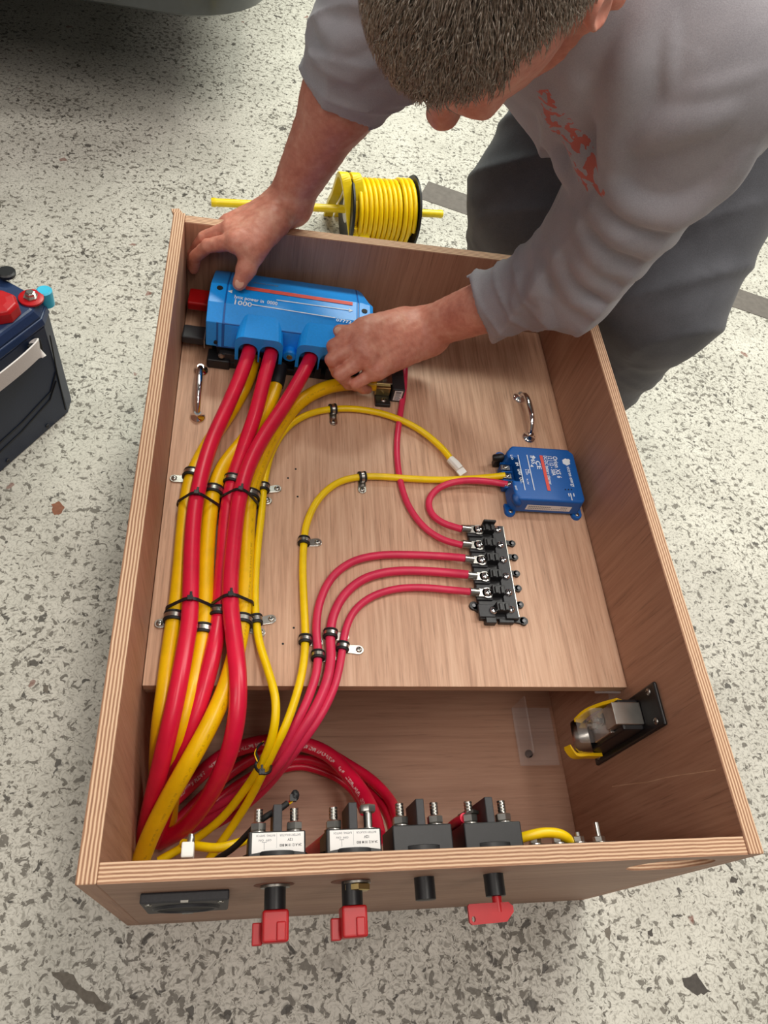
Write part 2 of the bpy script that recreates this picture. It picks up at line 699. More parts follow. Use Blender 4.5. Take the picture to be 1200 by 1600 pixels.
def spline(pts, per=7):
    """centripetal Catmull-Rom through points"""
    pts = [V3(p) for p in pts]
    if len(pts) < 3:
        return pts
    q = [2 * pts[0] - pts[1]] + pts + [2 * pts[-1] - pts[-2]]
    out = []
    for i in range(1, len(q) - 2):
        p0, p1, p2, p3 = q[i - 1:i + 3]
        t0 = 0
        t1 = t0 + max(np.linalg.norm(p1 - p0), 1e-5) ** 0.5
        t2 = t1 + max(np.linalg.norm(p2 - p1), 1e-5) ** 0.5
        t3 = t2 + max(np.linalg.norm(p3 - p2), 1e-5) ** 0.5
        for k in range(per):
            t = t1 + (t2 - t1) * k / per
            a1 = (t1 - t) / (t1 - t0) * p0 + (t - t0) / (t1 - t0) * p1
            a2 = (t2 - t) / (t2 - t1) * p1 + (t - t1) / (t2 - t1) * p2
            a3 = (t3 - t) / (t3 - t2) * p2 + (t - t2) / (t3 - t2) * p3
            b1 = (t2 - t) / (t2 - t0) * a1 + (t - t0) / (t2 - t0) * a2
            b2 = (t3 - t) / (t3 - t1) * a2 + (t - t1) / (t3 - t1) * a3
            out.append((t2 - t) / (t2 - t1) * b1 + (t - t1) / (t2 - t1) * b2)
    out.append(pts[-1])
    return out


def smooth_path(pts, it=2):
    a = np.array(pts)
    for _ in range(it):
        b = a.copy()
        b[1:-1] = 0.25 * a[:-2] + 0.5 * a[1:-1] + 0.25 * a[2:]
        a = b
    return [p for p in a]


def text_mesh(name, body, start, along, up, height, mat, parent, width=None, lift=0.0):
    """flat print lying in the plane of along/up, beginning at start"""
    cu = bpy.data.curves.new(name, 'FONT')
    cu.body = body
    cu.size = 1.0
    cu.resolution_u = 2
    cu.offset = 0.018
    tmp = bpy.data.objects.new(name + '_tmp', cu)
    COL.objects.link(tmp)
    dg = bpy.context.evaluated_depsgraph_get()
    me = bpy.data.meshes.new_from_object(tmp.evaluated_get(dg))
    bpy.data.objects.remove(tmp, do_unlink=True)
    co = np.zeros(len(me.vertices) * 3)
    me.vertices.foreach_get('co', co)
    co = co.reshape(-1, 3)
    x0, x1 = co[:, 0].min(), co[:, 0].max()
    al, upv = unit(along), unit(up)
    nn = np.cross(al, upv)
    sx = width / (x1 - x0) if width else height / 0.7
    sy = height / 0.7
    w = V3(start) + np.outer((co[:, 0] - x0) * sx, al) + np.outer(co[:, 1] * sy, upv) + nn * lift
    w = w - abs_origin(parent)
    me.vertices.foreach_set('co', w.ravel())
    me.materials.clear()
    me.materials.append(MATS[mat])
    me.update()
    ob = bpy.data.objects.new(name, me)
    COL.objects.link(ob)
    ob.parent = parent
    return ob


def strip_mesh(name, a, b, width, up, mat, parent, lift=0.0003, thick=0.0002):
    a, b = V3(a), V3(b)
    al = unit(b - a)
    nn = unit(up)
    sd = np.cross(nn, al)
    m = MB()
    m.prism([(0, -width / 2), (np.linalg.norm(b - a), -width / 2), (np.linalg.norm(b - a), width / 2), (0, width / 2)],
            a + nn * lift, al, sd, nn, thick)
    return m.build(name, mat, parent)


def screw(parent, pos, normal, r, mat='steel', h=None, name='screw', cross=True):
    h = h or r * 0.55
    nn = unit(normal)
    m = MB()
    m.lathe(pos, nn, [(0, r), (h * 0.45, r), (h * 0.85, r * 0.75), (h, r * 0.35)], 14)
    t = np.array([1, 0, 0]) if abs(nn[0]) < 0.8 else np.array([0, 1, 0])
    u = unit(np.cross(nn, t))
    w = np.cross(nn, u)
    if cross:
        top = V3(pos) + nn * (h * 1.0)
        Rm = np.stack([u, w, nn], 1)
        m.box(top, (r * 1.1, r * 0.25, h * 0.12), Rm, 1)
        m.box(top, (r * 0.25, r * 1.1, h * 0.12), Rm, 1)
    return m.build(name, [mat, 'black_matte'], parent, smooth=True, angle=50)


def hexnut(m, c, axis, r, h, mat=0):
    ax = unit(axis)
    m.lathe(V3(c), ax, [(0, r * 0.94), (h * 0.12, r), (h * 0.88, r), (h, r * 0.9)], 6, mat)


# ------------------------------------------------------------------ organic surfaces: smooth union of tapered capsules, meshed
def cap(a, b, ra, rb, k=0.01, n=None, s=1.0, sub=False):
    return dict(t='c', a=V3(a), b=V3(b), ra=ra, rb=rb, k=k, n=None if n is None else unit(n), s=s, sub=sub)


def ell(c, axes, r, k=0.01, sub=False):
    return dict(t='e', c=V3(c), A=np.array([unit(a) for a in axes]), r=V3(r), k=k, sub=sub)


def prim_d(p, X):
    if p['t'] == 'c':
        ba = p['b'] - p['a']
        w = X - p['a']
        h = np.clip(w @ ba / max(ba @ ba, 1e-12), 0, 1)
        w = w - h[:, None] * ba
        if p['n'] is not None:
            w = w + np.outer((w @ p['n']) * (p['s'] - 1), p['n'])
        return np.sqrt((w * w).sum(1)) - (p['ra'] + h * (p['rb'] - p['ra']))
    q = (X - p['c']) @ p['A'].T
    k0 = np.sqrt(((q / p['r']) ** 2).sum(1))
    k1 = np.sqrt(((q / p['r'] ** 2) ** 2).sum(1)) + 1e-9
    return k0 * (k0 - 1) / k1


def combine(ds, prims):
    d = None
    for v, p in zip(ds, prims):
        k = p['k']
        if d is None:
            d = v
            continue
        if p['sub']:
            h = np.clip(0.5 - 0.5 * (d + v) / k, 0, 1)
            d = d * (1 - h) + (-v) * h + k * h * (1 - h)
        else:
            h = np.clip(0.5 + 0.5 * (d - v) / k, 0, 1)
            d = d * (1 - h) + v * h - k * h * (1 - h)
    return d


def sdf_mesh(name, prims, h, mat, parent=None, disp=None, maxdisp=0.0, post=None):
    B = 16
    lo = np.full(3, 1e9)
    hi = -lo
    for p in prims:
        if p['sub']:
            continue
        if p['t'] == 'c':
            r = max(p['ra'], p['rb'])
            lo = np.minimum(lo, np.minimum(p['a'], p['b']) - r)
            hi = np.maximum(hi, np.maximum(p['a'], p['b']) + r)
        else:
            r = p['r'].max()
            lo = np.minimum(lo, p['c'] - r)
            hi = np.maximum(hi, p['c'] + r)
    lo -= 4 * h + maxdisp
    hi += 4 * h + maxdisp
    nb = np.ceil((hi - lo) / (h * B)).astype(int)
    gi = np.stack(np.meshgrid(*[np.arange(n) for n in nb], indexing='ij'), -1).reshape(-1, 3)
    cen = lo + (gi + 0.5) * (h * B)
    ds = np.stack([prim_d(p, cen) for p in prims])
    kk = np.array([p['k'] for p in prims])
    add = np.array([not p['sub'] for p in prims])
    half = h * B * 0.87
    dmin = ds[add].min(0)
    act = (dmin < half * 1.5 + maxdisp + 0.02) & (dmin > -(half * 1.9 + maxdisp + 0.03))
    ids = np.nonzero(act)[0]
    loc = np.stack(np.meshgrid(*[np.arange(B + 1)] * 3, indexing='ij'), -1).reshape(-1, 3)
    keep, vals = [], []
    for b in ids:
        X = lo + (gi[b] * B + loc) * h
        sel = [i for i in range(len(prims)) if (ds[i, b] < dmin[b] + 2 * half + kk[i] * 1.2 + 0.01 if add[i] else ds[i, b] < half * 1.6 + kk[i])]
        if not sel or prims[sel[0]]['sub']:
            continue
        d = combine([prim_d(prims[i], X) for i in sel], [prims[i] for i in sel])
        if disp is not None:
            d = d + disp(X)
        if d.min() < 0 < d.max():
            keep.append(gi[b])
            vals.append(d.reshape(B + 1, B + 1, B + 1))
    G = np.array(keep)
    D = np.array(vals)
    n = len(G)
    cs = {}
    cnt = np.zeros((n, B, B, B))
    acc = np.zeros((n, B, B, B, 3))
    corner = lambda i, j, k: D[:, i:i + B, j:j + B, k:k + B]
    edges = []
    for ax in range(3):
        for a in (0, 1):
            for b in (0, 1):
                c0 = [0, 0, 0]
                o = [q for q in range(3) if q != ax]
                c0[o[0]], c0[o[1]] = a, b
                c1 = list(c0)
                c1[ax] = 1
                edges.append((c0, c1, ax))
    for c0, c1, ax in edges:
        d0, d1 = corner(*c0), corner(*c1)
        x = (d0 < 0) != (d1 < 0)
        t = np.where(x, d0 / np.where(x, d0 - d1, 1), 0)
        cnt += x
        for q in range(3):
            acc[..., q] += np.where(x, c0[q] + (t if q == ax else 0), 0)
    has = cnt > 0
    bi, ci, cj, ck = np.nonzero(has)
    gcell = G[bi] * B + np.stack([ci, cj, ck], 1)
    pos = lo + (gcell + acc[bi, ci, cj, ck] / cnt[bi, ci, cj, ck][:, None]) * h
    dims = nb * B + 2
    key = (gcell[:, 0] * dims[1] + gcell[:, 1]) * dims[2] + gcell[:, 2]
    order = np.argsort(key)
    key, pos = key[order], pos[order]
    quads = []
    for ax in range(3):
        c1 = [0, 0, 0]
        c1[ax] = 1
        d0, d1 = corner(0, 0, 0), corner(*c1)
        x = (d0 < 0) != (d1 < 0)
        bi, ci, cj, ck = np.nonzero(x)
        flip = d0[bi, ci, cj, ck] < 0
        g = G[bi] * B + np.stack([ci, cj, ck], 1)
        o = [q for q in range(3) if q != ax]
        e1 = np.zeros(3, int)
        e2 = np.zeros(3, int)
        e1[o[0]] = 1
        e2[o[1]] = 1
        qs, ok = [], np.ones(len(g), bool)
        for off in (-e1 - e2, -e2, 0 * e1, -e1):
            gg = g + off
            kq = (gg[:, 0] * dims[1] + gg[:, 1]) * dims[2] + gg[:, 2]
            ix = np.clip(np.searchsorted(key, kq), 0, len(key) - 1)
            ok &= key[ix] == kq
            qs.append(ix)
        q = np.stack(qs, 1)
        if ax == 1:
            flip = ~flip
        q[~flip] = q[~flip][:, ::-1]
        quads.append(q[ok])
    quads = np.concatenate(quads)
    if post is not None:
        pos = post(pos)
    o0 = abs_origin(parent)
    me = bpy.data.meshes.new(name)
    me.from_pydata((pos - o0).tolist(), [], quads.tolist())
    for mm in ([mat] if isinstance(mat, str) else mat):
        me.materials.append(MATS[mm])
    me.polygons.foreach_set('use_smooth', [True] * len(me.polygons))
    me.update()
    ob = bpy.data.objects.new(name, me)
    COL.objects.link(ob)
    if parent is not None:
        ob.parent = parent
    return ob

# ================================================================== THE SETTING
m = MB()
m.span((-6, -5, -0.05), (6, 7, 0.0))
fl = m.build('floor', 'worn_painted_concrete')
fl['kind'] = 'structure'
fl['label'] = 'worn speckled off-white concrete garage floor'

# dark strip let into the floor behind the man
a, b = P(660, 296, 0), P(1200, 483, 0)
d = unit(b - a)
s = np.array([-d[1], d[0], 0])
m = MB()
m.prism([(0.0, -0.042), (2.6, -0.042), (2.6, 0.042), (0.006, 0.042)], a, d, s, (0, 0, 1), 0.0012)
o = m.build('trim_1', 'tape_strip')
o['kind'] = 'structure'
o['label'] = 'dark grey strip crossing the floor behind the man'

# paint chipped off the concrete in larger patches, and a long crack
def chip(px, mat):
    pts = [P(u, v, 0.0004) for u, v in px]
    n_ = len(pts)
    m = MB()
    vs = []
    for i_ in range(n_):
        a_, b_ = pts[i_], pts[(i_ + 1) % n_]
        for k in range(4):
            q = a_ + (b_ - a_) * k / 4
            if k:
                q = q + np.array([random.uniform(-1, 1), random.uniform(-1, 1), 0]) * np.linalg.norm(b_ - a_) * 0.09
            vs.append(q)
    bm = bmesh.new()
    bv = [bm.verts.new(tuple(q)) for q in vs]
    f_ = bm.faces.new(bv)
    bmesh.ops.triangulate(bm, faces=[f_])
    bmesh.ops.recalc_face_normals(bm, faces=bm.faces)
    me = bpy.data.meshes.new('paint_chip')
    bm.to_mesh(me)
    bm.free()
    me.materials.append(MATS[mat])
    ob = bpy.data.objects.new('paint_chip', me)
    COL.objects.link(ob)
    ob.parent = fl


chip([(1066, 1528), (1088, 1520), (1112, 1550), (1090, 1556), (1070, 1542)], 'chip_dark')
chip([(80, 788), (92, 783), (101, 792), (96, 802), (85, 805)], 'chip_brown')
chip([(80, 1518), (104, 1520), (135, 1548), (175, 1575), (165, 1582), (128, 1562), (98, 1540)], 'chip_grey')
chip([(945, 1452), (954, 1446), (953, 1470), (947, 1464)], 'chip_grey')
chip([(1012, 1455), (1020, 1450), (1020, 1463), (1013, 1462)], 'chip_dark')
chip([(66, 1070), (76, 1070), (74, 1083), (68, 1081)], 'chip_grey')
chip([(1142, 1370), (1154, 1372), (1150, 1380), (1141, 1378)], 'chip_dark')

# ================================================================== PLYWOOD BOX
box = thing('plywood_box', 'large open plywood box holding the wiring, standing on the floor', 'box')


def panel(name, lo, hi, thick_axis, face, parent, bev=0.0012, cut=None, front=1):
    """a plywood sheet: local X is its thickness so that the veneers show on the edges"""
    lo, hi = V3(lo), V3(hi)
    c = (lo + hi) / 2
    sz = hi - lo
    perm = {'x': (0, 1, 2), 'y': (1, 0, 2), 'z': (2, 1, 0)}[thick_axis]
    ls = sz[list(perm)]
    m = MB()
    m.box((0, 0, 0), ls, mat=1)
    # the two broad faces carry the face veneer
    m.m = [1, 1, front, 0, 1, 0]
    ob = m.build(name, [face, 'ply_edge'], parent, recalc=False)
    Mx = Matrix.Identity(3)
    if thick_axis == 'y':
        Mx = Matrix(((0, -1, 0), (1, 0, 0), (0, 0, 1)))
    if thick_axis == 'z':
        Mx = Matrix(((0, 0, 1), (0, 1, 0), (-1, 0, 0)))
    ob.matrix_local = Matrix.Translation(Vector(c.tolist())) @ Mx.to_4x4()
    if cut is not None:
        bo = ob.modifiers.new('cut', 'BOOLEAN')
        bo.object = cut
        bo.operation = 'DIFFERENCE'
        bo.solver = 'EXACT'
        bpy.context.view_layer.update()
        dg = bpy.context.evaluated_depsgraph_get()
        nm = bpy.data.meshes.new_from_object(ob.evaluated_get(dg))
        ob.modifiers.clear()
        ob.data = nm
        bpy.data.objects.remove(cut, do_unlink=True)
    md = ob.modifiers.new('bevel', 'BEVEL')
    md.width = bev
    md.segments = 2
    md.limit_method = 'ANGLE'
    return ob


panel('wall_panel', (0, 0, 0), (T, L, H), 'x', 'wood_side', box, front=0)
panel('wall_panel', (W - T, 0, 0), (W, L, H), 'x', 'wood_side', box, front=0)
panel('wall_panel', (T, L - T, 0), (W - T, L, H - 0.003), 'y', 'wood_side', box)
# hand slot through the front panel
ca = MB()
sx0, sx1, sz0, sr = 0.524, 0.543, 0.352, 0.033
poly = []
for i in range(17):
    an = -math.pi / 2 + math.pi * i / 16
    poly.append((sx1 + sr * math.cos(an), sz0 + sr * math.sin(an)))
for i in range(17):
    an = math.pi / 2 + math.pi * i / 16
    poly.append((sx0 + sr * math.cos(an), sz0 + sr * math.sin(an)))
ca.prism(poly, (0, -0.05, 0), (1, 0, 0), (0, 0, 1), (0, 1, 0), 0.1)
cut = ca.build('cutter', 'ply_edge')
panel('wall_panel', (T, 0, 0), (W - T, T, H - 0.0015), 'y', 'wood_front', box, bev=0.0008, cut=cut)
panel('floor_panel', (T, T, ZF - 0.012), (W - T, L - T, ZF), 'z', 'wood_side', box)
m = MB()
m.span((T, YS + 0.006, ZS - 0.040), (T + 0.02, L - T, ZS - 0.0145))
m.build('cleat', 'wood_long', box, bevel=0.001)
m = MB()
m.span((W - T - 0.02, YS + 0.02, ZS - 0.040), (W - T, L - T, ZS - 0.0145))
m.build('cleat', 'wood_long', box, bevel=0.001)
# pale scratch across the right wall
m = MB()
sc_ = [PX(u, v, W - T - 0.0002) for u, v in ((956, 1229), (985, 1225), (1012, 1222), (1040, 1215), (1062, 1211), (1085, 1208), (1118, 1203))]
for a_, b_ in zip(sc_[:-1], sc_[1:]):
    d_ = unit(b_ - a_)
    s_ = np.cross(d_, (1, 0, 0)) * 0.0005
    m.add([a_ - s_, b_ - s_, b_ + s_, a_ + s_], [(0, 1, 2, 3)])
m.build('scratch', 'ply_edge', box, recalc=False)
# splinter at the back left corner
m = MB()
m.prism([(0, 0), (0.012, 0.004), (0.006, 0.013), (-0.004, 0.010)], (0.0, L - 0.002, H - 0.006), (1, 0, 0), (0, 1, 0), (0, 0, 1), 0.004)
m.build('splinter', 'ply_edge', box)

board = thing('mounting_board', 'tan plywood mounting board inside the box carrying the electrical parts', 'board', (W / 2, (YS + L) / 2, ZS - 0.014), absolute=True)
pb = panel('panel', (T + 0.0008, YS, ZS - 0.014), (W - T - 0.0006, L - T - 0.001, ZS), 'z', 'wood_board', None, bev=0.0005)
pb.parent = board
pb.location -= board.location
for u, v in [(450, 747), (465, 776), (459, 981), (442, 1006), (655, 545), (520, 557), (462, 733)]:
    m = MB()
    c = P(u, v, ZS)
    m.lathe(c, (0, 0, 1), [(-0.003, 0.0012), (0.0002, 0.0014), (0.0003, 0.0009)], 8)
    m.build('screw_hole', 'black_matte', board)


def handle(a, b, parent):
    a, b = V3(a), V3(b)
    d = unit(b - a)
    up = np.array([0, 0, 1.0])
    e = MB()
    for q in (a, b):
        e.lathe(q, up, [(0, 0.0105), (0.0015, 0.0105), (0.003, 0.009), (0.006, 0.0052), (0.010, 0.0045)], 20)
        for sg in (-1, 1):
            e.lathe(q + np.cross(d, up) * 0.0068 * sg, up, [(0.0018, 0.0026), (0.0034, 0.0022), (0.0038, 0.001)], 10)
    Lh = np.linalg.norm(b - a)
    pts = []
    for i in range(21):
        t = i / 20
        zz = 0.004 + 0.021 * (1 - (2 * t - 1) ** 4)
        pts.append(a + d * Lh * t + up * zz)
    rr = [0.0042 + 0.0006 * math.cos((i / 20 - 0.5) * 2 * math.pi) for i in range(21)]
    e.tube(pts, rr, 12, uv=False)
    return e.build('handle', 'chrome', parent, smooth=True, angle=50)


h1 = handle(P(314, 580, ZS), P(309, 652, ZS), board)
h2 = handle(P(811, 622, ZS), P(826, 684, ZS), board)
h1['label'] = 'arched chrome lifting handle near the left edge of the board'
h2['label'] = 'arched chrome lifting handle above the small blue charger'

# clear plastic corner bracket in the lower compartment
br = thing('corner_bracket', 'clear plastic corner bracket on the floor of the lower compartment', 'bracket', (0.548, 0.21, ZF))
m = MB()
m.span((-0.03, -0.042, 0.0004), (0.03, 0.042, 0.0032))
m.build('floor_flange', 'clear_plastic', br, bevel=0.001)
m = MB()
m.span((-0.03, -0.038, 0.0033), (-0.0272, 0.042, 0.055))
m.build('upright_flange', 'clear_plastic', br, bevel=0.001)
m = MB()
m.lathe((-0.0155, -0.026, 0.0033), (0, 0, 1), [(0, 0.0055), (0.003, 0.0055), (0.0042, 0.004)], 14)
m.build('screw', 'charcoal_plastic', br, smooth=True)
br2 = thing('corner_bracket', 'clear plastic bracket under the front right corner of the board', 'bracket', (0.566, 0.214, ZS - 0.0145))
m = MB()
m.span((-0.018, -0.010, -0.003), (0.017, 0.02, -0.0003))
m.build('top_flange', 'clear_plastic', br2, bevel=0.001)
m = MB()
m.span((0.0145, -0.010, -0.03), (0.0172, 0.02, -0.0031))
m.build('side_flange', 'clear_plastic', br2, bevel=0.001)
m = MB()
m.lathe((-0.004, 0.004, -0.0031), (0, 0, -1), [(0, 0.0045), (0.002, 0.0045), (0.003, 0.003)], 12)
m.build('screw', 'red_plastic', br2, smooth=True)

# ================================================================== DEVICES ON THE BOARD
UP = np.array([0, 0, 1.0])


def xform(mb, ang, t):
    c, s = math.cos(ang), math.sin(ang)
    t = V3(t)
    mb.v = [tuple(np.array([c * x - s * y, s * x + c * y, z]) + t) for x, y, z in mb.v]
    return mb


def loft2(mb, p0, p1, mat=0):
    n = len(p0)
    fs = [tuple(range(n - 1, -1, -1)), tuple(range(n, 2 * n))]
    for i in range(n):
        j = (i + 1) % n
        fs.append((i, j, n + j, n + i))
    mb.add(list(p0) + list(p1), fs, mat)


# ---- large blue power distributor -------------------------------------------------
LX0, LANG = np.array([0.168, 0.722, ZS]), math.radians(-3.0)
ly = thing('power_distributor', 'bright blue power distributor held by both hands at the back wall', 'distributor', LX0, absolute=True)


def lyb(mb, name, mat, bevel=0.0, smooth=False, parent=ly, seg=2):
    xform(mb, LANG, LX0)
    return mb.build(name, mat, parent, bevel=bevel, smooth=smooth, seg=seg)


prof = [(0.084, 0.036), (0.084, 0.061), (0.074, 0.068), (0.022, 0.090), (-0.016, 0.090), (-0.041, 0.076), (-0.046, 0.036)]
m = MB()


def lring(x, k=1.0, dy=0.0):
    return [(x, y * k + dy, 0.036 + (z - 0.036) * k) for y, z in prof]


loft2(m, lring(-0.0915), lring(0.092))
cover = lyb(m, 'cover', 'blue_cover', 0.003, seg=3)
m = MB()
loft2(m, lring(-0.114, 0.985), lring(-0.0919))
lyb(m, 'cover_end', 'blue_cover', 0.0012)


def lring2(x, k, cut):
    return [(x, (y * k if y < 0.05 else y * k - cut), 0.036 + (z - 0.036) * k) for y, z in prof]


m = MB()
rg = [lring(0.0924), lring2(0.100, 0.995, 0.004), lring2(0.1085, 0.985, 0.020), lring2(0.1135, 0.95, 0.026)]
for r0_, r1_ in zip(rg[:-1], rg[1:]):
    n_ = len(r0_)
    m.add(r0_ + r1_, [(i_, (i_ + 1) % n_, n_ + (i_ + 1) % n_, n_ + i_) for i_ in range(n_)])
m.add(rg[0], [tuple(range(len(prof) - 1, -1, -1))])
m.add(rg[-1], [tuple(range(len(prof)))])
xform(m, LANG, LX0)
m.build('cover_end', 'blue_cover', ly, bevel=0.0012, merge=True)
m = MB()
loft2(m, lring(-0.1, 0.992, -0.0002), lring(0.094, 0.992, -0.0002))
lyb(m, 'seam', 'blue_case')
# hoods over the cable entries, two arches each
for cx in (-0.0405, 0.0430):
    m = MB()

    def hood(w, zt, zb, y, r, zc):
        pl = [(-w, zb)]
        for i in range(5):
            an = math.pi - i * math.pi / 8
            pl.append((-w + 0.011 + 0.011 * math.cos(an), zt - 0.011 + 0.011 * math.sin(an)))
        for i in range(5):
            an = math.pi / 2 - i * math.pi / 8
            pl.append((w - 0.011 + 0.011 * math.cos(an), zt - 0.011 + 0.011 * math.sin(an)))
        pl.append((w, zb))
        for ac in (0.0145, -0.0145):
            pl.append((ac + r, zb))
            for i in range(9):
                an = i * math.pi / 8
                pl.append((ac + r * math.cos(an), zc + r * math.sin(an)))
            pl.append((ac - r, zb))
        return [(cx + x, y, z) for x, z in pl]
    loft2(m, hood(0.0325, 0.0745, 0.030, -0.060, 0.0134, 0.0495), hood(0.028, 0.0898, 0.034, -0.008, 0.0134, 0.0495))
    lyb(m, 'cable_hood', 'blue_cover', 0.0014)
m = MB()
m.lathe((0.002, -0.054, 0.042), (0, 1, 0), [(0, 0.0085), (0.002, 0.0105), (0.03, 0.0105)], 20)
lyb(m, 'screw_boss', 'blue_cover', smooth=True)
m = MB()
m.lathe((0.002, -0.0545, 0.042), (0, 1, 0), [(-0.001, 0.004), (0.004, 0.0045)], 12)
lyb(m, 'screw', 'brass_zinc', smooth=True)
for x, y in ((-0.101, 0.012), (0.1005, 0.006)):
    m = MB()
    m.lathe((x, y, 0.0885), UP, [(0, 0.0042), (0.0021, 0.0042)], 14)
    lyb(m, 'screw_hole', 'black_matte')
m = MB()
m.lathe((-0.1005, -0.0465, 0.044), (0, -1, 0), [(-0.004, 0.0025), (0.001, 0.0025)], 8)
lyb(m, 'screw_slot', 'black_matte')
# black base under the cover
m = MB()
m.span((-0.108, -0.050, 0.0), (0.104, 0.082, 0.012))
m.span((-0.100, -0.040, 0.012), (0.098, 0.078, 0.0355))
m.span((-0.112, -0.054, 0.0), (-0.080, -0.030, 0.016))
m.span((0.076, -0.054, 0.0), (0.106, -0.030, 0.016))
base = lyb(m, 'base', 'black_plastic', 0.002)
m = MB()
for x in (-0.07, -0.05, -0.03, -0.012, 0.015, 0.03, 0.045, 0.06, 0.075):
    m.span((x - 0.004, -0.0515, 0.004), (x + 0.004, -0.046, 0.024))
m.span((-0.095, -0.048, 0.012), (-0.066, -0.036, 0.026))
lyb(m, 'rib', 'charcoal_plastic', 0.0006, parent=base)
for x in (-0.092, -0.012, 0.066, 0.082):
    m = MB()
    m.lathe((x, -0.047, 0.022), (0, -1, 0), [(0, 0.005), (0.003, 0.005), (0.004, 0.003)], 6)
    lyb(m, 'bolt', 'zinc', parent=base)
# bus bar ends on the left, in red and black sleeves
m = MB()
m.span((-0.149, 0.030, 0.026), (-0.108, 0.062, 0.040))
lyb(m, 'red_sleeve', 'red_shrink', 0.0025)
m = MB()
m.span((-0.150, -0.026, 0.014), (-0.110, 0.000, 0.027))
lyb(m, 'black_sleeve', 'charcoal_plastic', 0.0025)
m = MB()
m.span((-0.119, -0.0285, 0.012), (-0.1175, 0.002, 0.0285))
lyb(m, 'clip', 'steel')
m = MB()
m.span((-0.117, 0.028, 0.0245), (-0.1155, 0.064, 0.0415))
lyb(m, 'clip', 'steel')
# print on the cover
zt = ZS + 0.0903
ax = np.array([math.cos(LANG), math.sin(LANG), 0])
ay = np.array([-math.sin(LANG), math.cos(LANG), 0])


def lyp(u, v):
    return P(u, v, zt)


strip_mesh('red_stripe', lyp(384, 450), lyp(551, 475), 0.0068, UP, 'print_red', cover)
strip_mesh('white_line', lyp(432, 469), lyp(546, 485), 0.0016, UP, 'print_white', cover)
strip_mesh('white_line', lyp(392, 476), lyp(524, 497), 0.0016, UP, 'print_white', cover)
pd = lyp(433, 472.5) - lyp(366, 461)
text_mesh('lettering', 'lynx power in  0000', lyp(366, 466), pd, np.cross(UP, unit(pd)), 0.0070, 'print_white', ly, width=np.linalg.norm(pd), lift=0.0003)
pd = lyp(394, 478) - lyp(367, 473.5)
text_mesh('lettering', '1000', lyp(366, 475.5), pd, np.cross(UP, unit(pd)), 0.0088, 'print_white', ly, width=np.linalg.norm(pd), lift=0.0003)
pd = lyp(549, 505) - lyp(525, 501)
text_mesh('lettering', '07772', lyp(525, 502), pd, np.cross(UP, unit(pd)), 0.0058, 'print_white', ly, width=np.linalg.norm(pd), lift=0.0003)
for (u, v), sg in (((545, 485), 1), ((363, 456), -1)):
    m = MB()
    c = lyp(u, v)
    m.prism([(0, -0.0035), (0.006 * sg, 0), (0, 0.0035)], c + UP * 0.0003, ax, ay, UP, 0.0002)
    m.build('arrow_mark', 'print_white', ly)
# faint maker's name on the rear slope
sl = unit(np.array([0, 0.052, -0.022]))
slw = np.array([-math.sin(LANG) * sl[1], math.cos(LANG) * sl[1], sl[2]])
loc = np.array([-0.058, 0.040, 0.0825])
st = LX0 + ax * loc[0] + ay * loc[1] + UP * loc[2]
text_mesh('lettering', 'victron energy', st, ax, slw, 0.0042, 'print_grey', ly, width=0.036, lift=0.0006)

# ---- small blue charger -----------------------------------------------------------
ORI = np.array([0.521, 0.498, ZS])
ch = thing('battery_charger', 'small dark blue battery charger with white print screwed to the board', 'charger', ORI, absolute=True)
x0, x1, y0, y1, zt = 0.468, 0.5725, 0.4515, 0.5455, ZS + 0.034
m = MB()
plan = [(x0 + 0.006, y0), (x1 - 0.004, y0), (x1, y0 + 0.005), (x1, y1 - 0.008), (x1 - 0.008, y1), (x0 + 0.010, y1), (x0, y1 - 0.012),
        (x0, y1 - 0.022), (x0 + 0.015, y1 - 0.022), (x0 + 0.015, y0 + 0.032), (x0, y0 + 0.032), (x0, y0 + 0.010)]
ex = lambda k: [(ORI[0] + (x - ORI[0]) * k, ORI[1] + (y - ORI[1]) * k) for x, y in plan]
loft2(m, [(x, y, ZS + 0.0045) for x, y in plan], [(x, y, zt) for x, y in ex(0.965)])
case = m.build('case', 'blue_case', ch, bevel=0.003, seg=3)
for fx, fy in ((x0 + 0.004, y0 + 0.001), (x1 - 0.003, y0 + 0.001), (x0 + 0.004, y1 + 0.001), (x1 - 0.004, y1 + 0.001)):
    m = MB()
    m.lathe((fx, fy, ZS), UP, [(0, 0.0072), (0.0050, 0.0072), (0.0058, 0.0066)], 20)
    sgn = 1 if fy < ORI[1] else -1
    m.box((fx, fy + sgn * 0.005, ZS + 0.0027), (0.0144, 0.012, 0.0054))
    ft = m.build('foot', 'blue_case', ch, smooth=True, angle=40)
    screw(ch, (fx, fy - 0.001 * sgn, ZS + 0.0055), UP, 0.0032, 'steel')
# scooped corner at the front left
m = MB()
R45 = np.array([[0.7, 0, -0.7], [0, 1, 0], [0.7, 0, 0.7]])
m.ball((x0 + 0.0075, y0 + 0.0065, ZS + 0.024), 0.011, 16, 0, (0.62, 0.9, 1.0), R45)
m.build('scoop', 'blue_dark', ch, smooth=True)
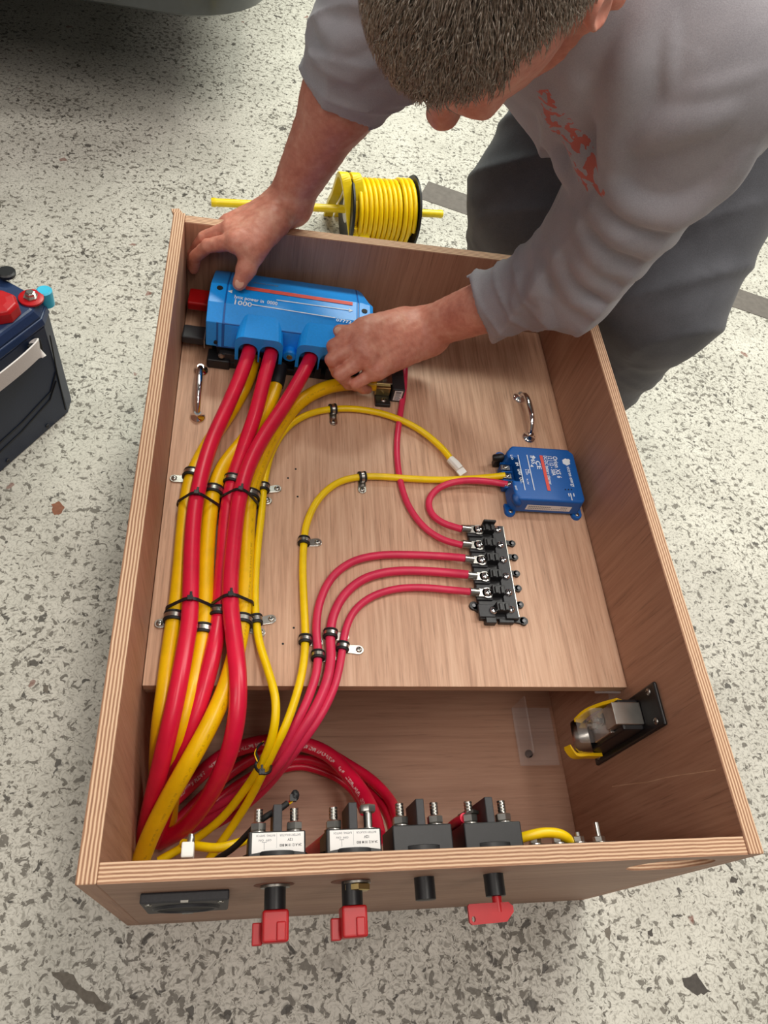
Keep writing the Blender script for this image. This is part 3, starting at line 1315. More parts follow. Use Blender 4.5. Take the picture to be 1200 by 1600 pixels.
# terminals
m = MB()
m.span((x0 - 0.004, y0 + 0.0335, ZS + 0.003), (x0 + 0.0145, y1 - 0.0235, ZS + 0.015))
tb = m.build('terminal_block', 'blue_dark', ch, bevel=0.001)
for u, v in ((790.5, 729), (793, 742.5), (795.5, 755)):
    c = P(u, v, ZS + 0.020)
    m = MB()
    m.box(c - UP * 0.0028, (0.0125, 0.0085, 0.0035))
    m.build('terminal_clamp', 'steel', ch, bevel=0.0006)
    screw(ch, c - UP * 0.001, UP, 0.0037, 'steel')
m = MB()
for v in (723, 736, 749, 760):
    c = P(792, v, ZS + 0.020)
    m.box((x0 + 0.004, c[1], ZS + 0.0165), (0.016, 0.0014, 0.004))
m.build('divider', 'blue_case', ch)
m = MB()
c = P(776, 716, ZS + 0.018)
m.lathe(c - np.array([0.006, 0, 0]), (1, 0, 0.25), [(0, 0.0035), (0.002, 0.0052), (0.012, 0.0055), (0.016, 0.004)], 14)
m.span((c[0] - 0.002, c[1] - 0.004, ZS + 0.003), (c[0] + 0.010, c[1] + 0.004, c[2]))
m.build('plug', 'black_plastic', ch, smooth=True, angle=40)
zo = zt + 0.0002


def op(u, v):
    return P(u, v, zo)


def otext(s, a, b, h, mat='print_white'):
    pa, pbq = op(*a), op(*b)
    dd = pbq - pa
    dd[2] = 0
    return text_mesh('lettering', s, pa, dd, np.cross(UP, unit(dd)), h, mat, ch, width=np.linalg.norm(dd), lift=0.0002)


otext('victron energy', (885, 729), (894, 761), 0.0052)
otext('Orion XS 6', (863, 713), (871, 747), 0.0068)
otext('12 | 12 - 50A', (855.5, 713), (863, 743), 0.0060)
otext('DC-DC battery charger', (849, 712), (858, 757), 0.0048)
otext('CE', (836.5, 720), (840, 733), 0.0062)
otext('IP65', (828, 712), (831, 725), 0.0060)
otext('IN', (805, 723), (807, 728), 0.0042)
otext('GND', (808, 733), (811, 742), 0.0046)
otext('OUT', (811, 746), (814, 756), 0.0046)
otext('9-17V', (820, 733), (822, 742), 0.0026)
otext('50A', (824, 733), (825, 740), 0.0026)
otext('9-17V', (822, 748), (824, 757), 0.0026)
otext('BOOST', (804, 759), (806, 766), 0.0026)
otext('L-IO', (797, 711), (799, 718), 0.0034)
for a, b, w, mt in (((845, 712), (858, 767), 0.0046, 'print_red'), ((823, 711), (835, 766), 0.0012, 'print_white'), ((809, 711), (820.5, 766), 0.0012, 'print_white')):
    st_ = strip_mesh('red_stripe' if mt == 'print_red' else 'white_line', op(*a), op(*b), w, UP, mt, ch)
m = MB()
c = op(884.5, 722)
m.lathe(c, UP, [(0.0, 0.0062), (0.0003, 0.0062)], 6)
m.lathe(c + np.array([0.004, 0.003, 0]), UP, [(0.0, 0.0025), (0.00035, 0.0025)], 10)
m.build('round_emblem', 'print_white', ch)
for c, r in ((op(834, 714), 0.0028), (op(831, 728), 0.0028)):
    m = MB()
    m.lathe(c, UP, [(0.0, r), (0.0003, r)], 3)
    m.build('warning_mark', 'print_white', ch)
m = MB()
for v in (763, 764.5, 766):
    m.lathe(op(893 - (766 - v) * 3.2, 765), UP, [(0.0, 0.0010), (0.0003, 0.0010)], 8)
m.build('indicator', 'black_matte', ch)
for a, b in (((891, 771), (894, 782)), ((896, 771), (897, 776)), ((888, 771), (889.5, 776))):
    s_ = strip_mesh('white_line', op(*a), op(*b), 0.0013, UP, 'print_white', ch)
# serial label on the near side
m = MB()
lean = (ORI[1] - y0) * 0.035
dz = (0.034 - 0.0045)


def sidept(x, z):
    return np.array([x, y0 + lean * (z - 0.0045) / dz - 0.0004, ZS + z])


m.add([sidept(0.490, 0.012), sidept(0.555, 0.012), sidept(0.555, 0.023), sidept(0.490, 0.023)], [(0, 1, 2, 3)])
lb = m.build('serial_label', 'label_white', ch)
m = MB()
for i in range(22):
    x = 0.493 + i * 0.0026
    w = 0.0018 if i < 12 else 0.0011
    for zz in ((0.0145, 0.0165), (0.0180, 0.0205)):
        if i > 12 and zz[0] > 0.017 and i < 18:
            continue
        p0 = [sidept(x, zz[0]), sidept(x + w, zz[0]), sidept(x + w, zz[1]), sidept(x, zz[1])]
        m.add([p + np.array([0, -0.0002, 0]) for p in p0], [(0, 1, 2, 3)])
m.build('label_print', 'print_grey', ch)

# ---- six-way fuse block -------------------------------------------------------------
FB = np.array([0.427, 0.347, ZS])
fb = thing('fuse_block', 'black six-way fuse block with silver screws and red leads', 'fuse block', FB, absolute=True)
rows_v = [828, 852, 875.5, 901, 926.5, 953]
lx_u = [744, 745, 749, 754, 758, 768]
rx_u = [778, 782, 786.5, 791, 795, 799]
zr = ZS + 0.012
LP = [P(u, v, zr) for u, v in zip(lx_u, rows_v)]
RP = [P(u, v - 1, zr) for u, v in zip(rx_u, rows_v)]
xl, xr = LP[2][0] - 0.010, RP[2][0] + 0.009
m = MB()
m.span((xl + 0.002, LP[5][1] - 0.010, ZS), (xr, LP[0][1] + 0.010, ZS + 0.0075))
m.build('base', 'black_plastic', fb, bevel=0.001)
m = MB()
m.span((xr - 0.017, LP[5][1] - 0.010, ZS + 0.0075), (xr, LP[0][1] + 0.009, ZS + 0.0105))
m.build('busbar', 'charcoal_plastic', fb, bevel=0.0006)
m = MB()
m.span((xr - 0.0012, LP[5][1] - 0.008, ZS + 0.0105), (xr - 0.0004, LP[0][1] + 0.008, ZS + 0.0109))
m.build('busbar_edge', 'steel', fb)
for i in range(6):
    lp, rp = LP[i], RP[i]
    m = MB()
    m.span((xl, lp[1] - 0.0085, ZS + 0.006), (xl + 0.021, lp[1] + 0.0085, ZS + 0.0105))
    m.build('terminal_pad', 'charcoal_plastic', fb, bevel=0.0008)
    screw(fb, (lp[0] + 0.003, lp[1], zr + (0.0012 if i < 5 else -0.0015)), UP, 0.0052, 'chrome', 0.0040)
    screw(fb, (rp[0], rp[1], ZS + 0.0105), UP, 0.0050, 'chrome', 0.0040)
    m = MB()
    xc = (lp[0] + rp[0]) / 2 + 0.0005
    m.span((xc - 0.0080, lp[1] - 0.0035, ZS + 0.006), (xc + 0.0085, lp[1] + 0.0085, ZS + 0.0185))
    m.span((xc - 0.0055, lp[1] - 0.0035, ZS + 0.0185), (xc - 0.001, lp[1] + 0.006, ZS + 0.0205))
    m.span((xc + 0.002, lp[1] - 0.0035, ZS + 0.0185), (xc + 0.0065, lp[1] + 0.006, ZS + 0.0205))
    if i == 0:
        m.span((xc - 0.0085, lp[1] + 0.0055, ZS + 0.018), (xc + 0.0085, lp[1] + 0.0085, ZS + 0.026))
    m.build('fuse_socket', 'black_plastic', fb, bevel=0.0007)
    if i < 5:
        m = MB()
        m.lathe((lp[0] + 0.003, lp[1], zr - 0.001), UP, [(0, 0.0072), (0.0022, 0.0072)], 18)
        m.span((lp[0] - 0.013, lp[1] - 0.0052, zr - 0.001), (lp[0] + 0.003, lp[1] + 0.0052, zr + 0.0012))
        m.cyl((lp[0] - 0.021, lp[1], zr + 0.0025), (lp[0] - 0.009, lp[1], zr + 0.001), 0.0050, 14)
        m.build('cable_lug', 'steel', fb, smooth=True, angle=40)


def ear(parent, c, base, r=0.0055):
    c, base = V3(c), V3(base)
    m = MB()
    m.lathe(c, UP, [(0, r), (0.004, r)], 18)
    dd = unit(base - c)
    Rm = np.stack([dd, np.cross(UP, dd), UP], 1)
    m.box((c + base) / 2 + UP * 0.002, (np.linalg.norm(base - c), r * 1.5, 0.004), Rm)
    m.lathe(c + UP * 0.004, UP, [(0, r * 0.42), (0.0003, r * 0.42)], 10, 1)
    return m.build('mounting_ear', ['black_plastic', 'print_grey'], parent, bevel=0.0005)


for u, v in ((799, 851), (803, 872.5), (806, 898), (808.5, 921), (811.5, 946.5)):
    c = P(u, v, ZS)
    ear(fb, c, (xr - 0.002, c[1] + 0.001, ZS), 0.0046)
c = P(817, 972, ZS)
ear(fb, c, (xr - 0.010, LP[5][1] - 0.007, ZS), 0.0055)
c = P(739, 948, ZS)
ear(fb, c, (xl + 0.012, LP[5][1] - 0.002, ZS), 0.0055)
m = MB()
c = P(770, 970, ZS)
m.span((xl + 0.008, LP[5][1] - 0.016, ZS), (xl + 0.022, LP[5][1] - 0.006, ZS + 0.009))
m.span((xl + 0.026, LP[5][1] - 0.0145, ZS), (xr - 0.006, LP[5][1] - 0.007, ZS + 0.007))
m.build('end_clip', 'black_plastic', fb, bevel=0.001)

# ---- fuse holder beside the hand ------------------------------------------------------
FH = P(600, 610, ZS)
fh = thing('fuse_holder', 'black and brass fuse holder beside the hand with a white label', 'fuse holder', FH, absolute=True)
m = MB()
q = P(597, 630, ZS)
m.span((q[0] - 0.011, q[1] - 0.008, ZS), (q[0] + 0.011, q[1] + 0.055, ZS + 0.006))
m.build('base', 'black_plastic', fh, bevel=0.001)
screw(fh, (q[0] + 0.001, q[1] + 0.0005, ZS + 0.006), UP, 0.0042, 'steel')
m = MB()
m.span((q[0] - 0.012, q[1] + 0.009, ZS + 0.006), (q[0] + 0.010, q[1] + 0.030, ZS + 0.022))
m.build('brass_block', 'brass_zinc', fh, bevel=0.001)
m = MB()
m.span((q[0] - 0.013, q[1] + 0.016, ZS + 0.0222), (q[0] + 0.012, q[1] + 0.040, ZS + 0.025))
m.lathe((q[0] - 0.002, q[1] + 0.024, ZS + 0.025), UP, [(0, 0.006), (0.004, 0.006), (0.0045, 0.0035), (0.009, 0.0035)], 6)
m.build('stud', 'steel', fh, bevel=0.0004)
m = MB()
m.span((q[0] + 0.0115, q[1] + 0.004, ZS), (q[0] + 0.030, q[1] + 0.060, ZS + 0.026))
cp = m.build('fuse_cap', 'charcoal_plastic', fh, bevel=0.002)
m = MB()
m.span((q[0] + 0.015, q[1] + 0.0036, ZS + 0.004), (q[0] + 0.027, q[1] + 0.0042, ZS + 0.024))
m.build('label', 'label_white', fh)
m = MB()
for i in range(6):
    m.span((q[0] + 0.017, q[1] + 0.0032, ZS + 0.006 + i * 0.0026), (q[0] + (0.025 if i % 2 else 0.0235), q[1] + 0.0036, ZS + 0.0070 + i * 0.0026))
m.span((q[0] + 0.017, q[1] + 0.0032, ZS + 0.0205), (q[0] + 0.0245, q[1] + 0.0036, ZS + 0.0232))
m.build('label_print', 'print_grey', fh)

# ================================================================== FRONT WALL: FOUR KEY SWITCHES
SZ = 0.350
names = [
    ('first', 'black key switch with white label and red key nearest the round vent plate'),
    ('second', 'black key switch with white label and red key under a brass nut'),
    ('third', 'black battery switch on the front wall without a key'),
    ('fourth', 'black battery switch on the front wall with a flat red key'),
]
SX = [0.1555, 0.2225, 0.285, 0.3515]
HALF = [0.0245, 0.0245, 0.0275, 0.0275]
KX = [0.1560, 0.2230, 0.289, 0.3545]
for i in range(4):
    x, hw = SX[i], HALF[i]
    t = thing('key_switch', names[i][1], 'switch', (x, T, SZ), group='battery switches along the front wall', absolute=True)
    yb = 0.039 if i < 2 else 0.0405
    m = MB()
    m.span((x - hw, T + 0.0005, SZ - 0.024), (x + hw, yb, SZ + 0.025))
    body = m.build('body', 'black_plastic', t, bevel=0.0012)
    m = MB()
    m.lathe((x, T, SZ), (0, 1, 0), [(0.0, 0.029), (0.007, 0.029), (0.0075, 0.028)], 36)
    m.build('flange', 'black_plastic', t, smooth=True, angle=40)
    # divider rib between the studs
    m = MB()
    m.span((x - 0.0036, yb - 0.001, SZ - 0.02), (x + 0.0042, yb + 0.0225, SZ + 0.0225))
    m.build('rib', 'charcoal_plastic', t, bevel=0.0008)
    for sg in (-1, 1):
        sx = x + sg * (0.0158 if i < 2 else 0.0165)
        zc = SZ + 0.010
        m = MB()
        m.lathe((sx, yb, zc), (0, 1, 0), [(0, 0.0085), (0.0016, 0.0085), (0.002, 0.007)], 22)
        m.build('washer', 'steel', t, smooth=True, angle=40)
        tip = yb + 0.0205
        if i == 1 and sg == 1:
            # bolt still standing proud, head up
            m = MB()
            m.cyl((sx, yb + 0.0005, zc), (sx, yb + 0.016, zc), 0.0040, 16)
            hexnut(m, (sx, yb + 0.0155, zc), (0, 1, 0), 0.0078, 0.0065)
            m.build('bolt', 'steel', t, smooth=True, angle=30)
            continue
        m = MB()
        prof_ = []
        for k in range(16):
            d_ = k / 15 * (tip - yb)
            prof_.append((d_, 0.0040 if k % 2 else 0.0036))
        prof_.append((tip - yb + 0.0008, 0.0030))
        m.lathe((sx, yb, zc), (0, 1, 0), prof_, 14)
        st = m.build('stud', 'steel', t, smooth=True, angle=25)
        m = MB()
        hexnut(m, (sx, yb + 0.0025, zc), (0, 1, 0), 0.0074, 0.0068)
        m.build('nut', 'steel', t)
    if i < 2:
        m = MB()
        zl = SZ + 0.0252
        xa, xb = x - hw + 0.003, x + hw - 0.0015
        ya, yc = T + 0.0055, yb - 0.0012
        bot = [(xa + (xb - xa) * k / 8, ya + 0.0022 * math.sin(math.pi * k / 8)) for k in range(9)]
        m.prism(bot + [(xb, yc), (xa, yc)], (0, 0, zl), (1, 0, 0), (0, 1, 0), UP, 0.0003)
        m.build('label', 'label_white', t)
        zq = zl + 0.0004
        wdt = xb - xa
        # the label reads upside down from the camera
        for s_, fx, fy, wd, hh, mt in (('RATING  SWITCH', 0.44, 0.80, 0.36, 0.0017, 'print_grey'), ('BATTERY ISOLATOR', 0.93, 0.80, 0.40, 0.0017, 'print_grey'),
                                       ('12V', 0.78, 0.56, 0.10, 0.0022, 'charcoal_plastic'), ('24 A12 10 M 800', 0.95, 0.30, 0.42, 0.0021, 'charcoal_plastic'),
                                       ('OFF  ON', 0.37, 0.58, 0.24, 0.0016, 'print_grey')):
            text_mesh('lettering', s_, (xa + wdt * fx, ya + (yc - ya) * fy + hh, zq), (-1, 0, 0), (0, -1, 0), hh, mt, t, width=wdt * wd)
        m = MB()
        m.span((xa + wdt * 0.47, ya + 0.004, zq - 0.0001), (xa + wdt * 0.474, yc - 0.0008, zq))
        m.span((xa + wdt * 0.23, ya + 0.003, zq - 0.0001), (xa + wdt * 0.238, ya + 0.0085, zq))
        m.span((xa + wdt * 0.19, ya + 0.0085, zq - 0.0001), (xa + wdt * 0.28, ya + 0.0089, zq))
        m.build('label_print', 'print_grey', t)
    # outside of the wall: collar and key
    kx = KX[i]
    m = MB()
    y1_ = -0.0195 if i < 2 else -0.018
    m.lathe((kx, -0.0, SZ), (0, -1, 0), [(0, 0.0092), (-y1_, 0.0092), (-y1_ + 0.0004, 0.0085)], 24)
    m.build('collar', 'black_plastic', t, smooth=True, angle=40)
    if i < 2:
        m = MB()
        m.lathe((kx - 0.001, -0.0002, SZ), (0, -1, 0), [(0, 0.0175), (0.0003, 0.0175)], 28)
        m.build('bored_mark', 'bored_wood', t)
        m = MB()
        m.lathe((kx + (0 if i == 0 else 0.004), -0.0009, SZ), (0, -1, 0), [(0, 0.0128), (0.0018, 0.0128)], 26)
        m.build('washer', 'zinc', t, smooth=True, angle=40)
        if i == 1:
            m = MB()
            hexnut(m, (kx + 0.004, -0.0030, SZ), (0, -1, 0), 0.0125, 0.0055)
            m.build('locknut', 'brass_zinc', t)
        m = MB()
        m.span((kx - 0.0108, -0.044, SZ - 0.012), (kx + 0.0112, -0.0198, SZ + 0.0105))
        ky = m.build('key', 'red_plastic', t, bevel=0.0022, seg=3)
        m = MB()
        m.span((kx - 0.0185, -0.045, SZ - 0.012), (kx - 0.0100, -0.028, SZ - 0.003))
        m.span((kx + 0.001, -0.0432, SZ + 0.0105), (kx + 0.0085, -0.029, SZ + 0.0125))
        m.build('key_wing', 'red_plastic', t, bevel=0.0012)
    if i == 3:
        m = MB()
        m.cyl((kx + 0.0005, -0.018, SZ), (kx + 0.0005, -0.031, SZ), 0.0045, 16)
        m.build('key_shank', 'red_plastic', t, smooth=True, angle=40)
        # flat bow of the key, with a ring hole near its end
        outer = [(-0.0285, 0.0), (-0.027, 0.0015), (0.0095, 0.0015), (0.0135, -0.002), (0.0135, -0.0065), (0.006, -0.0140), (-0.0260, -0.0150), (-0.0285, -0.0130)]
        hc, hr = (-0.0245, -0.0105), 0.0018
        bm = bmesh.new()
        vo = [bm.verts.new((p[0], p[1], 0)) for p in outer]
        eo = [bm.edges.new((vo[k], vo[(k + 1) % len(vo)])) for k in range(len(vo))]
        vh = [bm.verts.new((hc[0] + hr * math.cos(k * math.pi / 6), hc[1] + hr * 1.3 * math.sin(k * math.pi / 6), 0)) for k in range(12)]
        eh = [bm.edges.new((vh[k], vh[(k + 1) % 12])) for k in range(12)]
        bmesh.ops.triangle_fill(bm, edges=eo + eh, use_beauty=True)
        ex_ = bmesh.ops.extrude_face_region(bm, geom=bm.faces[:])
        for g in ex_['geom']:
            if isinstance(g, bmesh.types.BMVert):
                g.co.z += 0.0036
        bmesh.ops.recalc_face_normals(bm, faces=bm.faces)
        me = bpy.data.meshes.new('key_bow')
        bm.to_mesh(me)
        bm.free()
        me.materials.append(MATS['red_plastic'])
        ob = bpy.data.objects.new('key_bow', me)
        COL.objects.link(ob)
        ob.parent = t
        ob.location = Vector((kx - x, -0.0250 - T, 0.0005))

# ---- socket / vent plate outside the front wall ---------------------------------------
vp = thing('vent_plate', 'square black vent plate with an oval recess on the front panel', 'vent', (0.08, 0, 0.300), absolute=True)
vx0, vx1, vz0, vz1 = 0.0425, 0.1175, 0.240, 0.334
m = MB()
m.span((vx0, -0.0085, vz0), (vx1, 0.0, vz1))
m.build('plate', 'charcoal_plastic', vp, bevel=0.0015)
m = MB()
m.lathe(((vx0 + vx1) / 2, -0.0086, (vz0 + vz1) / 2), (0, -1, 0), [(0, 0.030), (0.0022, 0.029), (0.0022, 0.0255), (-0.0005, 0.0245)], 36, cap=False)
m.build('ring', 'charcoal_plastic', vp, smooth=True, angle=30)
m = MB()
m.lathe(((vx0 + vx1) / 2, -0.0092, (vz0 + vz1) / 2), (0, -1, 0), [(0, 0.0250), (0.0003, 0.0250)], 30)
m.build('opening', 'black_matte', vp)
for sx in (vx0 + 0.007, vx1 - 0.007):
    screw(vp, (sx, -0.0086, vz1 - 0.008), (0, -1, 0), 0.0028, 'zinc')
m = MB()
m.span((0.0765, -0.0088, vz1 - 0.0035), (0.0830, -0.0070, vz1 + 0.0004))
m.span((0.0745, -0.0100, vz0 - 0.0006), (0.0850, -0.0060, vz0 + 0.0035))
m.build('latch', 'zinc', vp)

# ---- bus bar with four studs at the right of the front wall -------------------------------
bb = thing('busbar', 'small black bus bar with four silver studs low on the front wall', 'busbar', (0.445, T, 0.33), absolute=True)
m = MB()
m.span((0.396, T + 0.0005, 0.318), (0.486, T + 0.0085, 0.347))
m.build('base', 'black_plastic', bb, bevel=0.0015)
for k, (x, z_, tp) in enumerate([(0.405, 0.338, 0.0315), (0.429, 0.338, 0.0315), (0.4505, 0.337, 0.0345), (0.4745, 0.333, 0.0435)]):
    m = MB()
    m.lathe((x, T + 0.0085, z_), (0, 1, 0), [(0, 0.0028), (tp - T - 0.0085, 0.0028), (tp - T - 0.008, 0.002)], 12)
    m.build('stud', 'steel', bb, smooth=True, angle=30)
    m = MB()
    hexnut(m, (x, T + 0.0095, z_), (0, 1, 0), 0.0060, 0.0055)
    m.lathe((x, T + 0.0085, z_), (0, 1, 0), [(0, 0.0072), (0.001, 0.0072)], 18)
    m.build('nut', 'steel', bb)

# ---- white terminal by the front wall -----------------------------------------------------
wt = thing('terminal_tab', 'small white terminal tab poking above the front wall', 'terminal', (0.079, 0.024, 0.38), absolute=True)
c = P(293, 1327, 0.392)
m = MB()
m.span((c[0] - 0.005, c[1] - 0.006, 0.372), (c[0] + 0.005, c[1] + 0.006, 0.392))
m.build('block', 'white_nylon', wt, bevel=0.0012)
m = MB()
m.lathe((c[0] + 0.002, c[1] + 0.005, 0.386), (0, 1, 0.1), [(0, 0.0030), (0.005, 0.0030), (0.0075, 0.0022), (0.008, 0.001)], 12)
m.build('pin', 'steel', wt, smooth=True)

# ---- isolator on the right wall -------------------------------------------------------------
XW = W - T
iso = thing('isolator', 'black isolator with yellow levers mounted on the right wall of the box', 'isolator', (XW, 0.165, 0.245), absolute=True)


def rw(y, z, out):
    return np.array([XW - out, y, z])


pc = [PX(1012, 1078, XW), PX(1038, 1130, XW), PX(955, 1192, XW), PX(932, 1186, XW), PX(925, 1165, XW), PX(990, 1087, XW)]
cy, cz = 0.166, 0.245
m = MB()
m.box((XW - 0.0025, cy, cz), (0.005, 0.050, 0.178))
plate = m.build('plate', 'black_plastic', iso, bevel=0.005, seg=3)
m = MB()
m.box((XW - 0.018, cy, cz - 0.012), (0.028, 0.036, 0.120))
m.build('body', 'black_plastic', iso, bevel=0.003)
for sy in (-1, 1):
    screw(iso, (XW - 0.005, cy + sy * 0.017, cz + 0.075), (-1, 0, 0), 0.0040, 'zinc')
    screw(iso, (XW - 0.005, cy + sy * 0.017, cz - 0.075), (-1, 0, 0), 0.0040, 'zinc')
m = MB()
m.box((XW - 0.0235, cy, cz + 0.040), (0.036, 0.026, 0.024))
m.build('steel_block', 'steel', iso, bevel=0.001)
m = MB()
m.box((XW - 0.0335, cy, cz + 0.004), (0.006, 0.030, 0.044))
m.build('contact_plate', 'steel', iso, bevel=0.001)
m = MB()
m.box((XW - 0.047, cy, cz + 0.004), (0.020, 0.031, 0.044))
m.build('window', 'clear_plastic', iso, bevel=0.003)
for dz in (-0.006, 0.014):
    m = MB()
    m.lathe((XW - 0.0366, cy + 0.004, cz + dz), (-1, 0, 0), [(0, 0.0075), (0.002, 0.0075), (0.002, 0.006), (0.007, 0.006), (0.007, 0.003), (0.012, 0.003)], 6)
    m.build('bolt', 'steel', iso)
m = MB()
m.lathe((XW - 0.031, cy, cz - 0.037), (-0.85, 0, -0.5), [(0, 0.021), (0.016, 0.021), (0.020, 0.0185), (0.020, 0.015), (0.016, 0.014)], 30)
m.build('dial', 'steel', iso, smooth=True, angle=35)
m = MB()
m.lathe((XW - 0.0450, cy, cz - 0.0455), (-0.85, 0, -0.5), [(0, 0.0135), (0.003, 0.012), (0.004, 0.004)], 20)
m.build('dial_cap', 'white_nylon', iso, smooth=True, angle=35)
for pts in ([(0.020, 0.036, 0.020), (0.0215, 0.014, 0.032), (0.020, -0.008, 0.043), (0.014, -0.024, 0.050)],
            [(-0.020, -0.058, 0.014), (-0.0215, -0.050, 0.034), (-0.0215, -0.048, 0.052), (-0.012, -0.046, 0.060)]):
    sp_ = spline([rw(cy + a, cz + b_, c_) for a, b_, c_ in pts], 6)
    m = MB()
    n_ = len(sp_)
    vs, fs = [], []
    for k, p_ in enumerate(sp_):
        tg_ = unit(sp_[min(k + 1, n_ - 1)] - sp_[max(k - 1, 0)])
        sd_ = np.array([0, 1.0, 0])
        wd_ = unit(np.cross(tg_, sd_))
        for a_, b_ in ((-1, -1), (1, -1), (1, 1), (-1, 1)):
            vs.append(p_ + sd_ * a_ * 0.0022 + wd_ * b_ * 0.0068)
    for k in range(n_ - 1):
        for j in range(4):
            q_ = (j + 1) % 4
            fs.append((k * 4 + j, k * 4 + q_, k * 4 + 4 + q_, k * 4 + 4 + j))
    fs += [(3, 2, 1, 0), tuple((n_ - 1) * 4 + j for j in range(4))]
    m.add(vs, fs)
    m.build('yellow_lever', 'yellow_plastic', iso, bevel=0.0008)

# ================================================================== CABLES
RB, RT, RM = 0.0096, 0.0047, 0.0050      # heavy, thin yellow, thin red
CABLES = {}


def cable(key, label, pts, r, mat, per=7, group=None, ends=None):
    path = smooth_path(spline([P(*p) if len(p) == 3 else V3(p[:3]) for p in pts], per), 3)
    m = MB()
    m.tube(path, r, 14)
    o = m.build('power_cable', mat, None, smooth=True, angle=60)
    tag(o, label, 'cable', group)
    CABLES[key] = (path, r, o)
    return o


zy, zr2 = ZS + 0.0112, ZS + 0.0275
cable('rA', 'thick red cable running down the left wall, leftmost of the red ones',
      [(396, 512, .316), (391, 543, .317), (379, 580, .312), (356, 634, .302), (330, 692, zr2), (313, 750, zr2), (304, 800, zr2), (300, 850, zr2), (298, 920, zr2), (296, 970, zr2),
       (288, 1020, zr2 + .002), (277, 1080, .298), (264, 1140, .282), (250, 1200, .250), (237, 1255, .205), (227, 1300, .160), (221, 1335, .125)], RB, 'cable_red')
cable('rB', 'thick red cable from the second hood arch, mostly under its neighbour',
      [(430, 517, .316), (425, 547, .317), (413, 592, .310), (398, 650, .300), (379, 705, .288), (362, 760, zy + .002), (354, 810, zy + .001), (350, 870, zy), (346, 920, zy), (342, 965, zy),
       (334, 1015, zy + .006), (318, 1078, .285), (300, 1135, .270), (283, 1185, .240), (266, 1235, .195), (252, 1285, .140), (246, 1315, .10)], RB, 'cable_red')
cable('rC', 'thick red cable from the right hood, bulging over the board edge',
      [(493, 528, .316), (486, 557, .317), (470, 590, .314), (444, 634, .308), (411, 684, .302), (388, 730, zr2 + .002), (374, 780, zr2 + .002), (366, 840, zr2), (360, 910, zr2), (361, 955, zr2),
       (367, 1005, zr2 + .004), (372, 1060, .304), (371, 1110, .296), (361, 1165, .272), (342, 1215, .235), (315, 1262, .185), (282, 1298, .135), (250, 1315, .10)], RB, 'cable_red')
cable('yA', 'thick yellow cable hugging the left wall under the leftmost red one',
      [(398, 560, .287), (385, 598, .284), (362, 640, .283), (328, 690, .282), (303, 738, zy), (293, 775, zy), (287, 830, zy), (282, 890, zy), (277, 940, zy), (270, 985, zy),
       (263, 1035, zy), (257, 1085, .282), (251, 1130, .268), (247, 1180, .225), (246, 1230, .16), (246, 1275, .11)], RB, 'cable_yellow')
cable('yB', 'thick yellow cable with black sleeve, between the two red bundles',
      [(436, 582, .291), (430, 606, .288), (415, 642, .286), (385, 684, .283), (350, 728, zy), (334, 768, zy), (326, 820, zy), (322, 880, zy), (320, 940, zy), (317, 985, zy),
       (309, 1035, zy), (297, 1085, .283), (285, 1135, .270), (275, 1185, .235), (268, 1235, .18), (264, 1280, .12)], RB, 'cable_yellow')
cable('yC', 'thick yellow cable from the fuse holder crossing over to the near corner',
      [(588, 601, .292), (560, 599, .290), (525, 602, .288), (490, 614, .286), (458, 638, .285), (427, 682, .284), (405, 730, zy), (391, 775, zy), (386, 830, zy), (384, 880, zy), (381, 935, zy),
       (376, 985, zy + .002), (365, 1035, zy + .008), (349, 1085, .288), (326, 1135, .284), (296, 1190, .268), (262, 1250, .235), (235, 1305, .20), (218, 1350, .165)], RB * 1.02, 'cable_yellow_printed')
zt_ = ZS + 0.0062
cable('yD', 'thin yellow cable arching to a white taped end',
      [(708, 722, zt_ + .004), (690, 700, zt_ + .002), (655, 671, zt_ + .001), (610, 650, zt_ + .002), (565, 640, zt_ + .001), (520, 639, zt_), (480, 648, zt_), (448, 669, zt_), (425, 706, zt_), (414, 748, zt_), (409, 800, zt_), (403, 852, zt_),
       (399, 905, zt_), (399, 955, zt_), (405, 1003, zt_ + .002), (418, 1045, .284), (430, 1090, .288), (430, 1125, .282), (421, 1165, .262), (405, 1200, .232), (378, 1240, .195), (345, 1280, .165), (300, 1315, .14), (248, 1345, .13)], RT, 'cable_yellow_thin')
cable('yE', 'thin yellow cable bending from the charger down to the tie',
      [(789, 743, ZS + .017), (770, 745, ZS + .013), (735, 748, zt_), (690, 750, zt_), (640, 748, zt_), (600, 745, zt_), (566, 745, zt_), (530, 753, zt_), (499, 778, zt_), (480, 815, zt_), (475, 845, zt_), (473, 890, zt_),
       (475, 945, zt_), (477, 1000, zt_), (473, 1045, zt_ + .004), (462, 1090, .284), (446, 1135, .276), (428, 1172, .256), (412, 1205, .230), (392, 1245, .195), (364, 1290, .165), (325, 1345, .14)], RT, 'cable_yellow_thin')
cable('rF', 'short red lead looping from the charger to the first fuse',
      [(793, 757, ZS + .017), (775, 754, ZS + .014), (742, 751, ZS + .016), (712, 753, ZS + .016), (685, 763, ZS + .010), (670, 782, zt_), (674, 802, zt_), (692, 817, zt_ + .002), (722, 827, ZS + .0135)], RM * .92, 'cable_red_thin')
cable('rG', 'thin red lead passing under the yellow arches to the second fuse',
      [(633, 575, ZS + .010), (631, 610, ZS + .0055), (625, 650, ZS + .0050), (620, 695, ZS + .0050), (624, 745, ZS + .0050), (638, 790, ZS + .0050), (663, 824, ZS + .0055), (692, 843, ZS + .008), (723, 852, ZS + .0135)], RM * .88, 'cable_red_thin')
